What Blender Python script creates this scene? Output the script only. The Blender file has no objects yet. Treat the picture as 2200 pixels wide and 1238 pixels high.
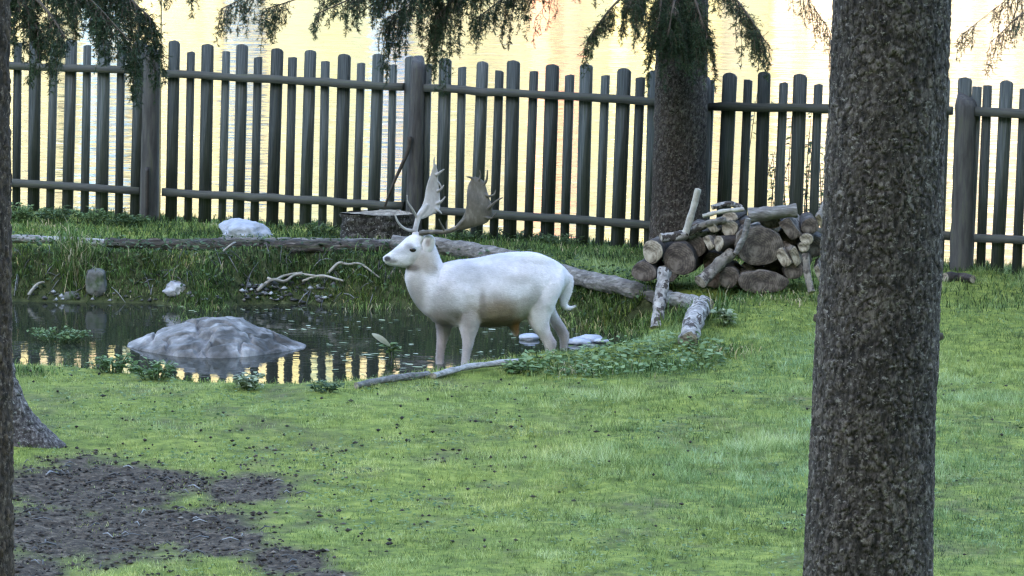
import bpy, bmesh, math, random
import numpy as np
from mathutils import Vector, Matrix

random.seed(7)
RNG = np.random.default_rng(7)
scene = bpy.context.scene
COL = scene.collection

# ------------------------------------------------------------------ camera, sky, sun, exposure
IMG_W, IMG_H, FOCAL = 2200.0, 1238.0, 9000.0
CAM_H = 3.2
PITCH = math.atan(1009.0 / FOCAL)
ROLL = math.radians(0.8)
_right = Vector((1, 0, 0)); _up = Vector((0, math.sin(PITCH), math.cos(PITCH)))
FWD = Vector((0, math.cos(PITCH), -math.sin(PITCH)))
RIGHT = _right * math.cos(ROLL) + _up * math.sin(ROLL)
UP = _up * math.cos(ROLL) - _right * math.sin(ROLL)
CAM = Vector((0, 0, CAM_H))
cam_data = bpy.data.cameras.new('camera')
cam = bpy.data.objects.new('camera', cam_data)
COL.objects.link(cam)
cam_data.sensor_width = 36.0
cam_data.lens = 36.0 * FOCAL / IMG_W
cam_data.clip_start = 0.5
cam_data.clip_end = 3000.0
cam.matrix_world = Matrix((
    (RIGHT.x, UP.x, -FWD.x, CAM.x), (RIGHT.y, UP.y, -FWD.y, CAM.y),
    (RIGHT.z, UP.z, -FWD.z, CAM.z), (0, 0, 0, 1)))
scene.camera = cam

SUN_EL = math.radians(24)
SUN_AZ = math.radians(200)          # clockwise from +Y: behind the camera, a little to its left
world = bpy.data.worlds.new('World'); scene.world = world
world.use_nodes = True
wn = world.node_tree
bg = wn.nodes['Background']
sky = wn.nodes.new('ShaderNodeTexSky')
sky.sky_type = 'NISHITA'; sky.sun_disc = False
sky.sun_elevation = SUN_EL; sky.sun_rotation = SUN_AZ
sky.air_density = 1.0; sky.dust_density = 1.6; sky.ozone_density = 1.0
wn.links.new(sky.outputs[0], bg.inputs[0])
bg.inputs[1].default_value = 0.15

sun_data = bpy.data.lights.new('sun', 'SUN')
sun_data.energy = 2.0; sun_data.angle = math.radians(0.5); sun_data.color = (1.0, 0.93, 0.8)
sun = bpy.data.objects.new('sun', sun_data); COL.objects.link(sun)
_sd = Vector((math.sin(SUN_AZ) * math.cos(SUN_EL), math.cos(SUN_AZ) * math.cos(SUN_EL), math.sin(SUN_EL)))
sun.rotation_euler = _sd.to_track_quat('Z', 'Y').to_euler()
sun.location = (0, -20, 40)

scene.view_settings.view_transform = 'Standard'
scene.view_settings.look = 'None'
scene.view_settings.gamma = 1.0
scene.view_settings.use_curve_mapping = False
scene.view_settings.exposure = 3.3
scene.render.engine = 'CYCLES'
scene.cycles.use_denoising = True
scene.cycles.max_bounces = 8
scene.cycles.diffuse_bounces = 4
scene.cycles.glossy_bounces = 4
scene.cycles.transmission_bounces = 4
scene.cycles.transparent_max_bounces = 8
scene.cycles.filter_width = 1.35

# ------------------------------------------------------------------ numeric helpers
def _hash3(ix, iy, iz, seed):
    h = (ix * 374761393 + iy * 668265263 + iz * 2147483647 + seed * 1274126177) & 0xFFFFFFFF
    h = ((h ^ (h >> 13)) * 1274126177) & 0xFFFFFFFF
    h = (h ^ (h >> 16)) & 0xFFFFFFFF
    h = (h * 2246822519) & 0xFFFFFFFF
    return ((h ^ (h >> 15)) & 0xFFFFFF) / float(0xFFFFFF)

def vnoise(p, seed=0):
    p = np.asarray(p, float)
    i = np.floor(p).astype(np.int64); f = p - i
    f = f * f * (3 - 2 * f)
    r = 0
    for dx in (0, 1):
        wx = f[:, 0] if dx else 1 - f[:, 0]
        for dy in (0, 1):
            wy = f[:, 1] if dy else 1 - f[:, 1]
            for dz in (0, 1):
                wz = f[:, 2] if dz else 1 - f[:, 2]
                r = r + wx * wy * wz * _hash3(i[:, 0] + dx, i[:, 1] + dy, i[:, 2] + dz, seed)
    return r

def fbm(p, oct=4, seed=0, gain=0.5):
    p = np.asarray(p, float); a = 1.0; s = 0; t = 0
    for k in range(oct):
        s = s + a * (vnoise(p * (2.03 ** k) + 17.3 * k, seed + k) - 0.5); t += a; a *= gain
    return s / t * 2

def worley(p, seed=0):
    """distance to nearest and second nearest feature point, and a random value of the nearest cell"""
    p = np.asarray(p, float); i = np.floor(p).astype(np.int64)
    f1 = np.full(len(p), 9.0); f2 = f1.copy(); cid = np.zeros(len(p))
    for dx in (-1, 0, 1):
        for dy in (-1, 0, 1):
            for dz in (-1, 0, 1):
                jx, jy, jz = i[:, 0] + dx, i[:, 1] + dy, i[:, 2] + dz
                q = np.stack([jx + _hash3(jx, jy, jz, seed), jy + _hash3(jx, jy, jz, seed + 1), jz + _hash3(jx, jy, jz, seed + 2)], 1)
                d = np.linalg.norm(q - p, axis=1)
                c = _hash3(jx, jy, jz, seed + 3)
                near = d < f1
                f2 = np.where(near, f1, np.minimum(f2, d)); cid = np.where(near, c, cid); f1 = np.where(near, d, f1)
    return f1, f2, cid

def smooth(a, b, x):
    t = np.clip((x - a) / (b - a), 0, 1); return t * t * (3 - 2 * t)

def nrm(v):
    v = np.asarray(v, float); return v / (np.linalg.norm(v, axis=-1, keepdims=True) + 1e-12)

# ------------------------------------------------------------------ where things stand
def ray(px, py):
    return (RIGHT * ((px - IMG_W / 2) / FOCAL) + UP * ((IMG_H / 2 - py) / FOCAL) + FWD)
def PZ(px, py, z):
    d = ray(px, py); return CAM + d * ((z - CAM_H) / d.z)
def PY(px, py, Y):
    d = ray(px, py); return CAM + d * (Y / d.y)

WATER_Z = -0.35
_shore = [(-500, 812), (-250, 815), (20, 800), (200, 806), (330, 822), (450, 838), (560, 846), (680, 842), (760, 832), (860, 822), (960, 806), (1080, 790),
          (1180, 778), (1290, 764), (1345, 738), (1330, 716), (1240, 704), (1120, 690), (1000, 676), (880, 664), (760, 660), (650, 652),
          (520, 655), (440, 664), (330, 652), (200, 650), (60, 648), (-250, 644), (-500, 650)]
SHORE = np.array([[PZ(a, b, WATER_Z).x, PZ(a, b, WATER_Z).y] for a, b in _shore])

def shore_dist(x, y):
    """signed distance to the pond's edge, negative over water"""
    p = np.stack([x, y], 1); n = len(SHORE)
    best = np.full(len(p), 1e9); inside = np.zeros(len(p), bool)
    for k in range(n):
        a, b = SHORE[k], SHORE[(k + 1) % n]
        ab = b - a; t = np.clip(((p - a) @ ab) / (ab @ ab), 0, 1)
        best = np.minimum(best, np.linalg.norm(p - (a + t[:, None] * ab), axis=1))
        c = ((a[1] > p[:, 1]) != (b[1] > p[:, 1]))
        with np.errstate(divide='ignore', invalid='ignore'):
            xi = (b[0] - a[0]) * (p[:, 1] - a[1]) / (b[1] - a[1]) + a[0]
        inside ^= c & (p[:, 0] < xi)
    return np.where(inside, -best, best)

FA = PZ(330, 473, 0.0); FB = PZ(2080, 580, 0.0)          # the fence line on the ground
FDIR = (FB - FA); FDIR.z = 0; FDIR.normalize()
FNRM = Vector((FDIR.y, -FDIR.x, 0))                       # towards the camera
if FNRM.y > 0: FNRM = -FNRM
def fence_behind(x, y):
    return -((x - FA.x) * FNRM.x + (y - FA.y) * FNRM.y)    # metres behind the fence

def ground_z(x, y):
    x = np.atleast_1d(np.asarray(x, float)); y = np.atleast_1d(np.asarray(y, float))
    z = -0.27 + 0.27 * smooth(25.5, 30.6, y)
    p = np.stack([x, y, 0 * x], 1)
    near = (y > 5) & (y < 45) & (np.abs(x) < 30)
    z = z + np.where(near, 0.035 * fbm(p * 0.7, 2, 3) + 0.02 * fbm(p * 2.6, 2, 5), 0) * (1 - smooth(31.0, 32.0, y))
    d = np.full(len(x), 9.0)
    m = (y > 22) & (y < 34) & (np.abs(x) < 20)
    if m.any(): d[m] = shore_dist(x[m], y[m])
    bank = WATER_Z + 0.015 + np.where(y > 29.0, 1.25, 0.32) * np.maximum(d, 0)
    bed = WATER_Z - np.minimum(0.45, 0.55 * np.maximum(-d, 0)) - 0.01
    z = np.where(d > 0, np.minimum(z, bank), np.minimum(z, bed))
    # the lakeside bank falls away behind the fence, an unseen ridge is added behind the camera to block sun and low sky
    fb = fence_behind(x, y)
    z = z - 4.5 * smooth(0.25, 7.0, fb)
    z = np.where(y < -6, z + 112.0 * smooth(-8, -130, y), z)
    return z

def gz(x, y): return float(ground_z([x], [y])[0])
def G(px, py):
    """the ground point seen at a pixel"""
    d = ray(px, py); t0 = 10.0; s = np.arange(12.0, 42.0, 0.01)
    P = np.array(CAM)[None] + np.array(d)[None] * s[:, None]
    hit = P[:, 2] < ground_z(P[:, 0], P[:, 1])
    if not hit.any(): print('NO GROUND AT', px, py); return PZ(px, py, 0.0)
    k = np.argmax(hit)
    return Vector(P[k])

# ------------------------------------------------------------------ mesh and object helpers
def mesh_np(name, verts, faces, mat=None, smooth_shade=False, tint=None):
    verts = np.asarray(verts, np.float32); me = bpy.data.meshes.new(name)
    groups = faces if isinstance(faces, list) and not isinstance(faces[0], tuple) else [faces]
    groups = [np.asarray(g, np.int32) for g in groups if len(g)]
    loops = np.concatenate([g.ravel() for g in groups])
    sizes = np.concatenate([np.full(len(g), g.shape[1], np.int32) for g in groups])
    starts = np.concatenate([[0], np.cumsum(sizes)[:-1]]).astype(np.int32)
    me.vertices.add(len(verts)); me.vertices.foreach_set('co', verts.ravel())
    me.loops.add(len(loops)); me.loops.foreach_set('vertex_index', loops)
    me.polygons.add(len(sizes)); me.polygons.foreach_set('loop_start', starts); me.polygons.foreach_set('loop_total', sizes)
    if smooth_shade: me.polygons.foreach_set('use_smooth', np.ones(len(sizes), bool))
    if tint is not None:
        t = np.asarray(tint, np.float32)
        if t.ndim == 1: t = np.stack([t, t, t], 1)
        if t.shape[1] == 3: t = np.concatenate([t, np.ones((len(t), 1), np.float32)], 1)
        a = me.color_attributes.new('tint', 'FLOAT_COLOR', 'POINT'); a.data.foreach_set('color', t.ravel())
    me.update(calc_edges=True); me.validate()
    if mat: me.materials.append(mat)
    return me

def link(name, me, parent=None):
    o = bpy.data.objects.new(name, me); COL.objects.link(o)
    if parent is not None: o.parent = parent
    return o
def tag(o, label=None, cat=None, group=None, kind=None):
    for k, v in (('label', label), ('category', cat), ('group', group), ('kind', kind)):
        if v: o[k] = v
    return o
def thing(name, loc, label, cat, group=None):
    o = bpy.data.objects.new(name, None); COL.objects.link(o); o.location = loc; o.empty_display_size = 0.05
    return tag(o, label, cat, group)
def part(name, verts, faces, mat, parent, **kw):
    """a part whose vertices are given in world space"""
    v = np.asarray(verts, float) - np.array(origin(parent))
    return link(name, mesh_np(name, v, faces, mat, **kw), parent)
def origin(o):
    p = Vector((0, 0, 0))
    while o is not None: p = p + o.location; o = o.parent
    return p

class Buf:
    def __init__(s): s.v = []; s.q = []; s.t = []; s.c = []; s.n = 0
    def add(s, v, q=None, t=None, c=None):
        v = np.asarray(v, float); s.v.append(v)
        if q is not None and len(q): s.q.append(np.asarray(q) + s.n)
        if t is not None and len(t): s.t.append(np.asarray(t) + s.n)
        if c is not None:
            c = np.asarray(c, float); s.c.append(c if c.ndim else np.full(len(v), float(c)))
        s.n += len(v)
    def get(s):
        f = []
        if s.q: f.append(np.concatenate(s.q))
        if s.t: f.append(np.concatenate(s.t))
        return np.concatenate(s.v), f, (np.concatenate(s.c) if s.c else None)

def ring_faces(nr, ns, caps=True):
    r, k = np.meshgrid(np.arange(nr - 1), np.arange(ns), indexing='ij'); r = r.ravel(); k = k.ravel(); k2 = (k + 1) % ns
    q = np.stack([r * ns + k, r * ns + k2, (r + 1) * ns + k2, (r + 1) * ns + k], 1)
    t = []
    if caps:
        for j in range(1, ns - 1):
            t.append((0, j + 1, j)); b = (nr - 1) * ns; t.append((b, b + j, b + j + 1))
    return q, np.array(t, int).reshape(-1, 3)

def tube(path, radii, ns=8, wob=0.0, seed=0):
    """a closed tapered tube along a path; returns verts, quads, tris"""
    path = np.asarray(path, float); radii = np.broadcast_to(np.asarray(radii, float), (len(path),))
    tan = nrm(np.gradient(path, axis=0))
    ref = np.array((0, 0, 1.0)) if abs(tan[0, 2]) < 0.9 else np.array((1.0, 0, 0))
    u = nrm(np.cross(tan, ref)); w = nrm(np.cross(u, tan))
    ang = np.linspace(0, 2 * np.pi, ns, endpoint=False)
    rr = radii[:, None] * np.ones((1, ns))
    if wob:
        v = path[:, None] + rr[..., None] * (np.cos(ang)[None, :, None] * u[:, None] + np.sin(ang)[None, :, None] * w[:, None])
        rr = rr * (1 + wob * fbm(v.reshape(-1, 3) / max(radii.mean(), 1e-4) * 0.9, 3, seed).reshape(rr.shape))
    v = path[:, None] + rr[..., None] * (np.cos(ang)[None, :, None] * u[:, None] + np.sin(ang)[None, :, None] * w[:, None])
    q, t = ring_faces(len(path), ns)
    return v.reshape(-1, 3), q, t

def spline(pts, n):
    """Catmull-Rom through the points"""
    p = np.asarray([tuple(a) for a in pts], float)
    if len(p) == 2: return p[0] + (p[1] - p[0]) * np.linspace(0, 1, n)[:, None]
    e = np.concatenate([[2 * p[0] - p[1]], p, [2 * p[-1] - p[-2]]]); out = []
    for t in np.linspace(0, len(p) - 1, n):
        k = min(int(t), len(p) - 2); f = t - k; a, b, c, d = e[k:k + 4]
        out.append(0.5 * (2 * b + (c - a) * f + (2 * a - 5 * b + 4 * c - d) * f * f + (3 * b - a - 3 * c + d) * f ** 3))
    return np.array(out)

def box_verts(x0, x1, y0, y1, z0, z1):
    v = np.array([(x, y, z) for z in (z0, z1) for y in (y0, y1) for x in (x0, x1)], float)
    q = np.array([(0, 2, 3, 1), (4, 5, 7, 6), (0, 1, 5, 4), (1, 3, 7, 5), (3, 2, 6, 7), (2, 0, 4, 6)])
    return v, q

# ------------------------------------------------------------------ materials
def new_mat(name):
    m = bpy.data.materials.new(name); m.use_nodes = True
    n = m.node_tree; b = n.nodes['Principled BSDF']
    return m, n, b
def nd(n, typ, **kw):
    o = n.nodes.new(typ)
    for k, v in kw.items(): setattr(o, k, v)
    return o
def ramp(n, fac, stops):
    r = nd(n, 'ShaderNodeValToRGB'); e = r.color_ramp.elements
    while len(e) < len(stops): e.new(0.5)
    for k, (p, c) in enumerate(stops): e[k].position = p; e[k].color = (*c, 1)
    n.links.new(fac, r.inputs[0]); return r.outputs[0]
def noise(n, vec, scale, detail=4, rough=0.55, dist=0.0):
    t = nd(n, 'ShaderNodeTexNoise'); t.inputs['Scale'].default_value = scale; t.inputs['Detail'].default_value = detail
    t.inputs['Roughness'].default_value = rough; t.inputs['Distortion'].default_value = dist
    if vec is not None: n.links.new(vec, t.inputs['Vector'])
    return t.outputs['Fac']
def coords(n, scale=(1, 1, 1), kind='Object'):
    c = nd(n, 'ShaderNodeTexCoord'); m = nd(n, 'ShaderNodeMapping'); m.inputs['Scale'].default_value = scale
    n.links.new(c.outputs[kind], m.inputs['Vector']); return m.outputs[0]
def mixc(n, fac, a, b, mode='MIX'):
    m = nd(n, 'ShaderNodeMix', data_type='RGBA', blend_type=mode)
    for sock, v in ((m.inputs[0], fac), (m.inputs[6], a), (m.inputs[7], b)):
        if isinstance(v, (int, float)): sock.default_value = v
        elif isinstance(v, tuple): sock.default_value = (*v, 1)
        else: n.links.new(v, sock)
    return m.outputs[2]
def bump(n, b, h, strength=0.5, dist=0.01):
    u = nd(n, 'ShaderNodeBump'); u.inputs['Strength'].default_value = strength; u.inputs['Distance'].default_value = dist
    n.links.new(h, u.inputs['Height']); n.links.new(u.outputs[0], b.inputs['Normal'])
def geo_pos(n): return nd(n, 'ShaderNodeNewGeometry').outputs['Position']
def attr(n): return nd(n, 'ShaderNodeAttribute', attribute_name='tint').outputs['Color']
def rnd(n): return nd(n, 'ShaderNodeObjectInfo').outputs['Random']

def stained(name, stops, scale=(1, 1, 1), nscale=6, rough=0.85, bstr=0.5, bdist=0.01, bscale=30, kind='Object', objvar=0.0, stain=None, spec=0.3):
    """colour from layered noise plus fine relief"""
    m, n, b = new_mat(name)
    v = coords(n, scale, kind)
    f = noise(n, v, nscale, 5, 0.6)
    if objvar:
        add = nd(n, 'ShaderNodeVectorMath', operation='ADD'); n.links.new(v, add.inputs[0]); n.links.new(rnd(n), add.inputs[1])
        mul = nd(n, 'ShaderNodeVectorMath', operation='SCALE'); mul.inputs['Scale'].default_value = 1.0
        n.links.new(add.outputs[0], mul.inputs[0])
        f = noise(n, mul.outputs[0], nscale, 5, 0.6)
    c = ramp(n, f, stops)
    if stain:
        g = ramp(n, noise(n, v, stain[0], 3, 0.6), [(stain[1], (0, 0, 0)), (stain[2], (1, 1, 1))])
        c = mixc(n, g, c, stain[3])
    if objvar:
        r = ramp(n, rnd(n), [(0, (1 - objvar,) * 3), (1, (1 + objvar,) * 3)])
        c = mixc(n, 1.0, c, r, 'MULTIPLY')
    n.links.new(c, b.inputs['Base Color']); b.inputs['Roughness'].default_value = rough
    b.inputs['Specular IOR Level'].default_value = spec
    bump(n, b, noise(n, v, bscale, 4, 0.65), bstr, bdist)
    return m

def tinted(name, stops, rough=0.7, transl=0.25, world_noise=None, cool=None):
    """leaf and blade colours from a per-blade value, some light passing through"""
    m, n, b = new_mat(name)
    src = attr(n)
    if cool:
        sp_ = nd(n, 'ShaderNodeSeparateColor'); n.links.new(src, sp_.inputs[0]); c = ramp(n, sp_.outputs[0], stops)
        c = mixc(n, sp_.outputs[1], c, mixc(n, 1.0, c, cool, 'MULTIPLY'))
    else: c = ramp(n, src, stops)
    if world_noise:
        s, lo, hi, col = world_noise
        g = ramp(n, noise(n, geo_pos(n), s, 3, 0.6), [(lo, (0, 0, 0)), (hi, (1, 1, 1))])
        c = mixc(n, g, c, mixc(n, 1.0, c, col, 'MULTIPLY'))
    n.links.new(c, b.inputs['Base Color']); b.inputs['Roughness'].default_value = rough
    b.inputs['Specular IOR Level'].default_value = 0.25
    if transl:
        t = nd(n, 'ShaderNodeBsdfTranslucent'); n.links.new(c, t.inputs[0])
        x = nd(n, 'ShaderNodeMixShader'); x.inputs[0].default_value = transl
        n.links.new(b.outputs[0], x.inputs[1]); n.links.new(t.outputs[0], x.inputs[2])
        n.links.new(x.outputs[0], n.nodes['Material Output'].inputs[0])
    return m

def bark_mat(name, dark, mid, light, moss=None):
    """bark: the relief is real; the attribute says how far a flake stands proud"""
    m, n, b = new_mat(name)
    v = coords(n, (1, 1, 0.45))
    a = attr(n)
    f = noise(n, v, 62, 4, 0.75)
    base = ramp(n, f, [(0.38, dark), (0.5, mid), (0.63, light)])
    c = mixc(n, a, dark, base)
    big = ramp(n, noise(n, coords(n), 2.2, 3), [(0.4, (0.75, 0.75, 0.75)), (0.65, (1.15, 1.12, 1.1))])
    c = mixc(n, 1.0, c, big, 'MULTIPLY')
    lich = ramp(n, noise(n, coords(n, (1, 1, 1.3)), 48, 3, 0.75), [(0.58, (0, 0, 0)), (0.66, (0.85, 0.85, 0.85))])
    c = mixc(n, lich, c, moss or (0.2, 0.2, 0.19))
    n.links.new(c, b.inputs['Base Color']); b.inputs['Roughness'].default_value = 0.9
    b.inputs['Specular IOR Level'].default_value = 0.2
    bump(n, b, noise(n, v, 140, 4, 0.7), 0.6, 0.006)
    return m

MT = {}
MT['bark_grey'] = bark_mat('grey_brown_spruce_bark', (0.014, 0.0115, 0.0105), (0.074, 0.060, 0.052), (0.17, 0.145, 0.128), (0.19, 0.17, 0.152))
MT['bark_brown'] = bark_mat('brown_spruce_bark', (0.012, 0.008, 0.006), (0.055, 0.037, 0.026), (0.13, 0.09, 0.06), (0.13, 0.1, 0.08))
MT['bark_far'] = bark_mat('weathered_spruce_bark', (0.018, 0.014, 0.012), (0.07, 0.057, 0.05), (0.15, 0.13, 0.115), (0.13, 0.125, 0.10))
MT['bark_root'] = bark_mat('grey_root_bark', (0.018, 0.015, 0.014), (0.10, 0.088, 0.085), (0.23, 0.21, 0.205), (0.24, 0.235, 0.22))
MT['limb'] = stained('spruce_limb', [(0.3, (0.03, 0.022, 0.016)), (0.7, (0.09, 0.07, 0.05))], nscale=20)
MT['needle'] = tinted('spruce_needles', [(0, (0.012, 0.022, 0.012)), (0.55, (0.028, 0.05, 0.022)), (1, (0.055, 0.085, 0.035))], 0.6, 0.15)
MT['needle_brown'] = tinted('dry_spruce_twigs', [(0, (0.04, 0.03, 0.02)), (0.6, (0.07, 0.055, 0.03)), (1, (0.06, 0.08, 0.035))], 0.7, 0.15)
MT['picket'] = stained('weathered_picket_wood', [(0.3, (0.026, 0.032, 0.032)), (0.52, (0.058, 0.066, 0.066)), (0.72, (0.115, 0.122, 0.117))],
                       scale=(55, 55, 0.9), nscale=4, bstr=0.7, bdist=0.004, bscale=9, objvar=0.35, spec=0.1,
                       stain=(2.2, 0.55, 0.75, (0.05, 0.062, 0.04)))
MT['rail'] = stained('weathered_rail_wood', [(0.25, (0.03, 0.032, 0.03)), (0.55, (0.068, 0.07, 0.066)), (0.75, (0.12, 0.12, 0.11))],
                     scale=(0.8, 30, 40), nscale=3, bstr=0.6, bdist=0.005, bscale=10, stain=(3, 0.5, 0.7, (0.045, 0.055, 0.03)))
MT['post'] = stained('grey_post_wood', [(0.25, (0.022, 0.021, 0.021)), (0.55, (0.06, 0.058, 0.057)), (0.8, (0.13, 0.125, 0.118))],
                     scale=(8, 8, 0.9), nscale=4, bstr=0.8, bdist=0.008, bscale=9, stain=(4, 0.55, 0.75, (0.05, 0.055, 0.035)))
MT['iron'] = stained('dark_iron', [(0.3, (0.012, 0.012, 0.013)), (0.7, (0.035, 0.028, 0.024))], nscale=15, rough=0.6)
MT['pole'] = stained('tan_cane', [(0.3, (0.12, 0.10, 0.05)), (0.7, (0.22, 0.19, 0.10))], nscale=9, rough=0.6)

# ------------------------------------------------------------------ the setting: ground, pond, lake, far shore
def to_px(p):
    p = np.asarray(p, float) - np.array(CAM)
    z = p @ np.array(FWD)
    return IMG_W / 2 + FOCAL * (p @ np.array(RIGHT)) / z, IMG_H / 2 - FOCAL * (p @ np.array(UP)) / z

_soil = [(130, 1030, 190, 48), (330, 1035, 190, 34), (520, 1052, 120, 34), (110, 1150, 250, 80), (330, 1118, 210, 50), (250, 1075, 200, 40),
         (490, 1165, 130, 44), (610, 1205, 110, 36), (60, 1225, 130, 45), (700, 1245, 80, 25)]
def soil_amount(p):
    """bare trodden soil under the spruces at the lower edge of the lawn"""
    px, py = to_px(p); s = np.zeros(len(p))
    for cx, cy, rx, ry in _soil:
        s = np.maximum(s, 1.25 - np.sqrt(((px - cx) / rx) ** 2 + ((py - cy) / ry) ** 2))
    s = s + 0.55 * fbm(np.asarray(p) * (3.0, 1.6, 1), 3, 21) + 0.32 * fbm(np.asarray(p) * (13.0, 8, 1), 2, 23)
    return np.clip(s * 1.6, 0, 1) * (p[:, 1] > 10) * (p[:, 1] < 26)

xs = np.unique(np.concatenate([np.linspace(-5.6, 5.6, 281), np.linspace(-16, -5.6, 40), np.linspace(5.6, 16, 40), np.linspace(-320, -16, 24), np.linspace(16, 320, 24)]))
ys = np.unique(np.concatenate([np.linspace(15, 36, 421), np.linspace(-10, 15, 40), np.linspace(36, 46, 20), np.linspace(-260, -10, 50)]))
gx, gy = np.meshgrid(xs, ys); fx, fy = gx.ravel(), gy.ravel()
fz = ground_z(fx, fy)
gp = np.stack([fx, fy, fz], 1)
near = (fy > 14) & (fy < 37) & (np.abs(fx) < 6)
gp[near, 2] += 0.010 * fbm(gp[near] * 9, 3, 11)
soil = np.zeros(len(gp)); soil[near] = soil_amount(gp[near])
gp[near, 2] += soil[near] * 0.02 * fbm(gp[near] * 16, 3, 12)
sd = np.full(len(gp), 9.0); m_ = (fy > 22) & (fy < 34) & (np.abs(fx) < 12); sd[m_] = shore_dist(fx[m_], fy[m_])
mud = 1 - smooth(-0.02, 0.16, sd)
mud = np.maximum(mud, (1 - smooth(0.35, 0.5, sd)) * (fy > 28.7))
nx_, ny_ = len(xs), len(ys)
ii, jj = np.meshgrid(np.arange(ny_ - 1), np.arange(nx_ - 1), indexing='ij'); k0 = (ii * nx_ + jj).ravel()
gq = np.stack([k0, k0 + 1, k0 + nx_ + 1, k0 + nx_], 1)

m, n, b = new_mat('lawn_soil')
sep = nd(n, 'ShaderNodeSeparateColor'); n.links.new(attr(n), sep.inputs[0])
pos = geo_pos(n)
gcol = ramp(n, noise(n, pos, 9, 6, 0.7), [(0.3, (0.05, 0.065, 0.015)), (0.5, (0.13, 0.165, 0.03)), (0.7, (0.26, 0.28, 0.06))])
scol = ramp(n, noise(n, pos, 22, 6, 0.75), [(0.3, (0.012, 0.009, 0.006)), (0.5, (0.045, 0.034, 0.024)), (0.62, (0.115, 0.09, 0.066)), (0.76, (0.26, 0.22, 0.17))])
mcol = ramp(n, noise(n, pos, 14, 5, 0.7), [(0.3, (0.018, 0.024, 0.010)), (0.55, (0.05, 0.06, 0.024)), (0.75, (0.12, 0.13, 0.07))])
c = mixc(n, sep.outputs[0], gcol, scol); c = mixc(n, sep.outputs[1], c, mcol)
n.links.new(c, b.inputs['Base Color']); b.inputs['Roughness'].default_value = 0.95; b.inputs['Specular IOR Level'].default_value = 0.15
bump(n, b, noise(n, pos, 60, 5, 0.7), 0.8, 0.012)
MT['lawn_soil'] = m
tag(link('ground', mesh_np('ground', gp, gq, m, True, np.stack([soil, mud, 0 * soil], 1))), kind='structure')

# pond water
m, n, b = new_mat('pond_water')
b.inputs['Base Color'].default_value = (0.018, 0.02, 0.014, 1); b.inputs['Roughness'].default_value = 0.015; b.inputs['IOR'].default_value = 1.33
b.inputs['Specular IOR Level'].default_value = 0.5
bump(n, b, noise(n, coords(n, (0.7, 1.6, 1)), 5.0, 3, 0.5), 0.04, 0.05)
wx = np.linspace(SHORE[:, 0].min() - 0.3, SHORE[:, 0].max() + 0.3, 60); wy = np.linspace(SHORE[:, 1].min() - 0.3, SHORE[:, 1].max() + 0.3, 30)
wgx, wgy = np.meshgrid(wx, wy)
a_, b_ = np.meshgrid(np.arange(29), np.arange(59), indexing='ij'); k0 = (a_ * 60 + b_).ravel()
tag(link('pond_water', mesh_np('pond_water', np.stack([wgx.ravel(), wgy.ravel(), np.full(1800, WATER_Z)], 1), np.stack([k0, k0 + 1, k0 + 61, k0 + 60], 1), m)), kind='structure')

# lake beyond the fence
LAKE_Z = -2.4
m, n, b = new_mat('lake_water')
b.inputs['Base Color'].default_value = (0.03, 0.045, 0.04, 1); b.inputs['Roughness'].default_value = 0.05; b.inputs['IOR'].default_value = 1.33
b.inputs['Specular IOR Level'].default_value = 0.55
w1 = noise(n, coords(n, (0.32, 1.0, 1)), 0.9, 3, 0.55, 0.4)
w2 = noise(n, coords(n, (0.45, 1.0, 1)), 3.1, 2, 0.5)
ad = nd(n, 'ShaderNodeMath', operation='MULTIPLY_ADD'); ad.inputs[1].default_value = 0.22
n.links.new(w2, ad.inputs[0]); n.links.new(w1, ad.inputs[2])
bump(n, b, ad.outputs[0], 0.7, 0.11)
tag(link('lake_water', mesh_np('lake_water', [(-400, 34, LAKE_Z), (400, 34, LAKE_Z), (400, 330, LAKE_Z), (-400, 330, LAKE_Z)], [(0, 1, 2, 3)], m)), kind='structure')

# the sunlit far shore: an autumn hillside with larch and meadow, seen from here only in the water
hx = np.linspace(-420, 420, 141); hy = np.concatenate([np.linspace(296, 330, 12), np.linspace(340, 760, 50)])
hgx, hgy = np.meshgrid(hx, hy); hp = np.stack([hgx.ravel(), hgy.ravel(), 0 * hgx.ravel()], 1)
hp[:, 2] = LAKE_Z - 0.6 + 3.5 * smooth(296, 312, hp[:, 1]) + 190 * smooth(310, 760, hp[:, 1]) + 9 * fbm(hp * 0.02, 3, 31) * smooth(310, 420, hp[:, 1])
a_, b_ = np.meshgrid(np.arange(len(hy) - 1), np.arange(140), indexing='ij'); k0 = (a_ * 141 + b_).ravel()
m, n, b = new_mat('autumn_hillside')
pos = geo_pos(n)
mp = nd(n, 'ShaderNodeMapping'); mp.inputs['Scale'].default_value = (1, 0.12, 0.12); n.links.new(pos, mp.inputs[0])
c = ramp(n, noise(n, mp.outputs[0], 0.11, 4, 0.6), [(0.32, (0.09, 0.13, 0.145)), (0.40, (0.19, 0.21, 0.13)), (0.48, (0.275, 0.232, 0.105)), (0.57, (0.255, 0.225, 0.14)), (0.64, (0.28, 0.185, 0.125)), (0.74, (0.27, 0.135, 0.115))])
wd = ramp(n, noise(n, pos, 0.09, 4, 0.65), [(0.54, (0, 0, 0)), (0.60, (1, 1, 1))]); c = mixc(n, wd, c, (0.045, 0.06, 0.035))
n.links.new(c, b.inputs['Base Color']); b.inputs['Roughness'].default_value = 1; b.inputs['Specular IOR Level'].default_value = 0
tag(link('hillside', mesh_np('hillside', hp, np.stack([k0, k0 + 1, k0 + 142, k0 + 141], 1), m, True)), kind='structure')

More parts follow.
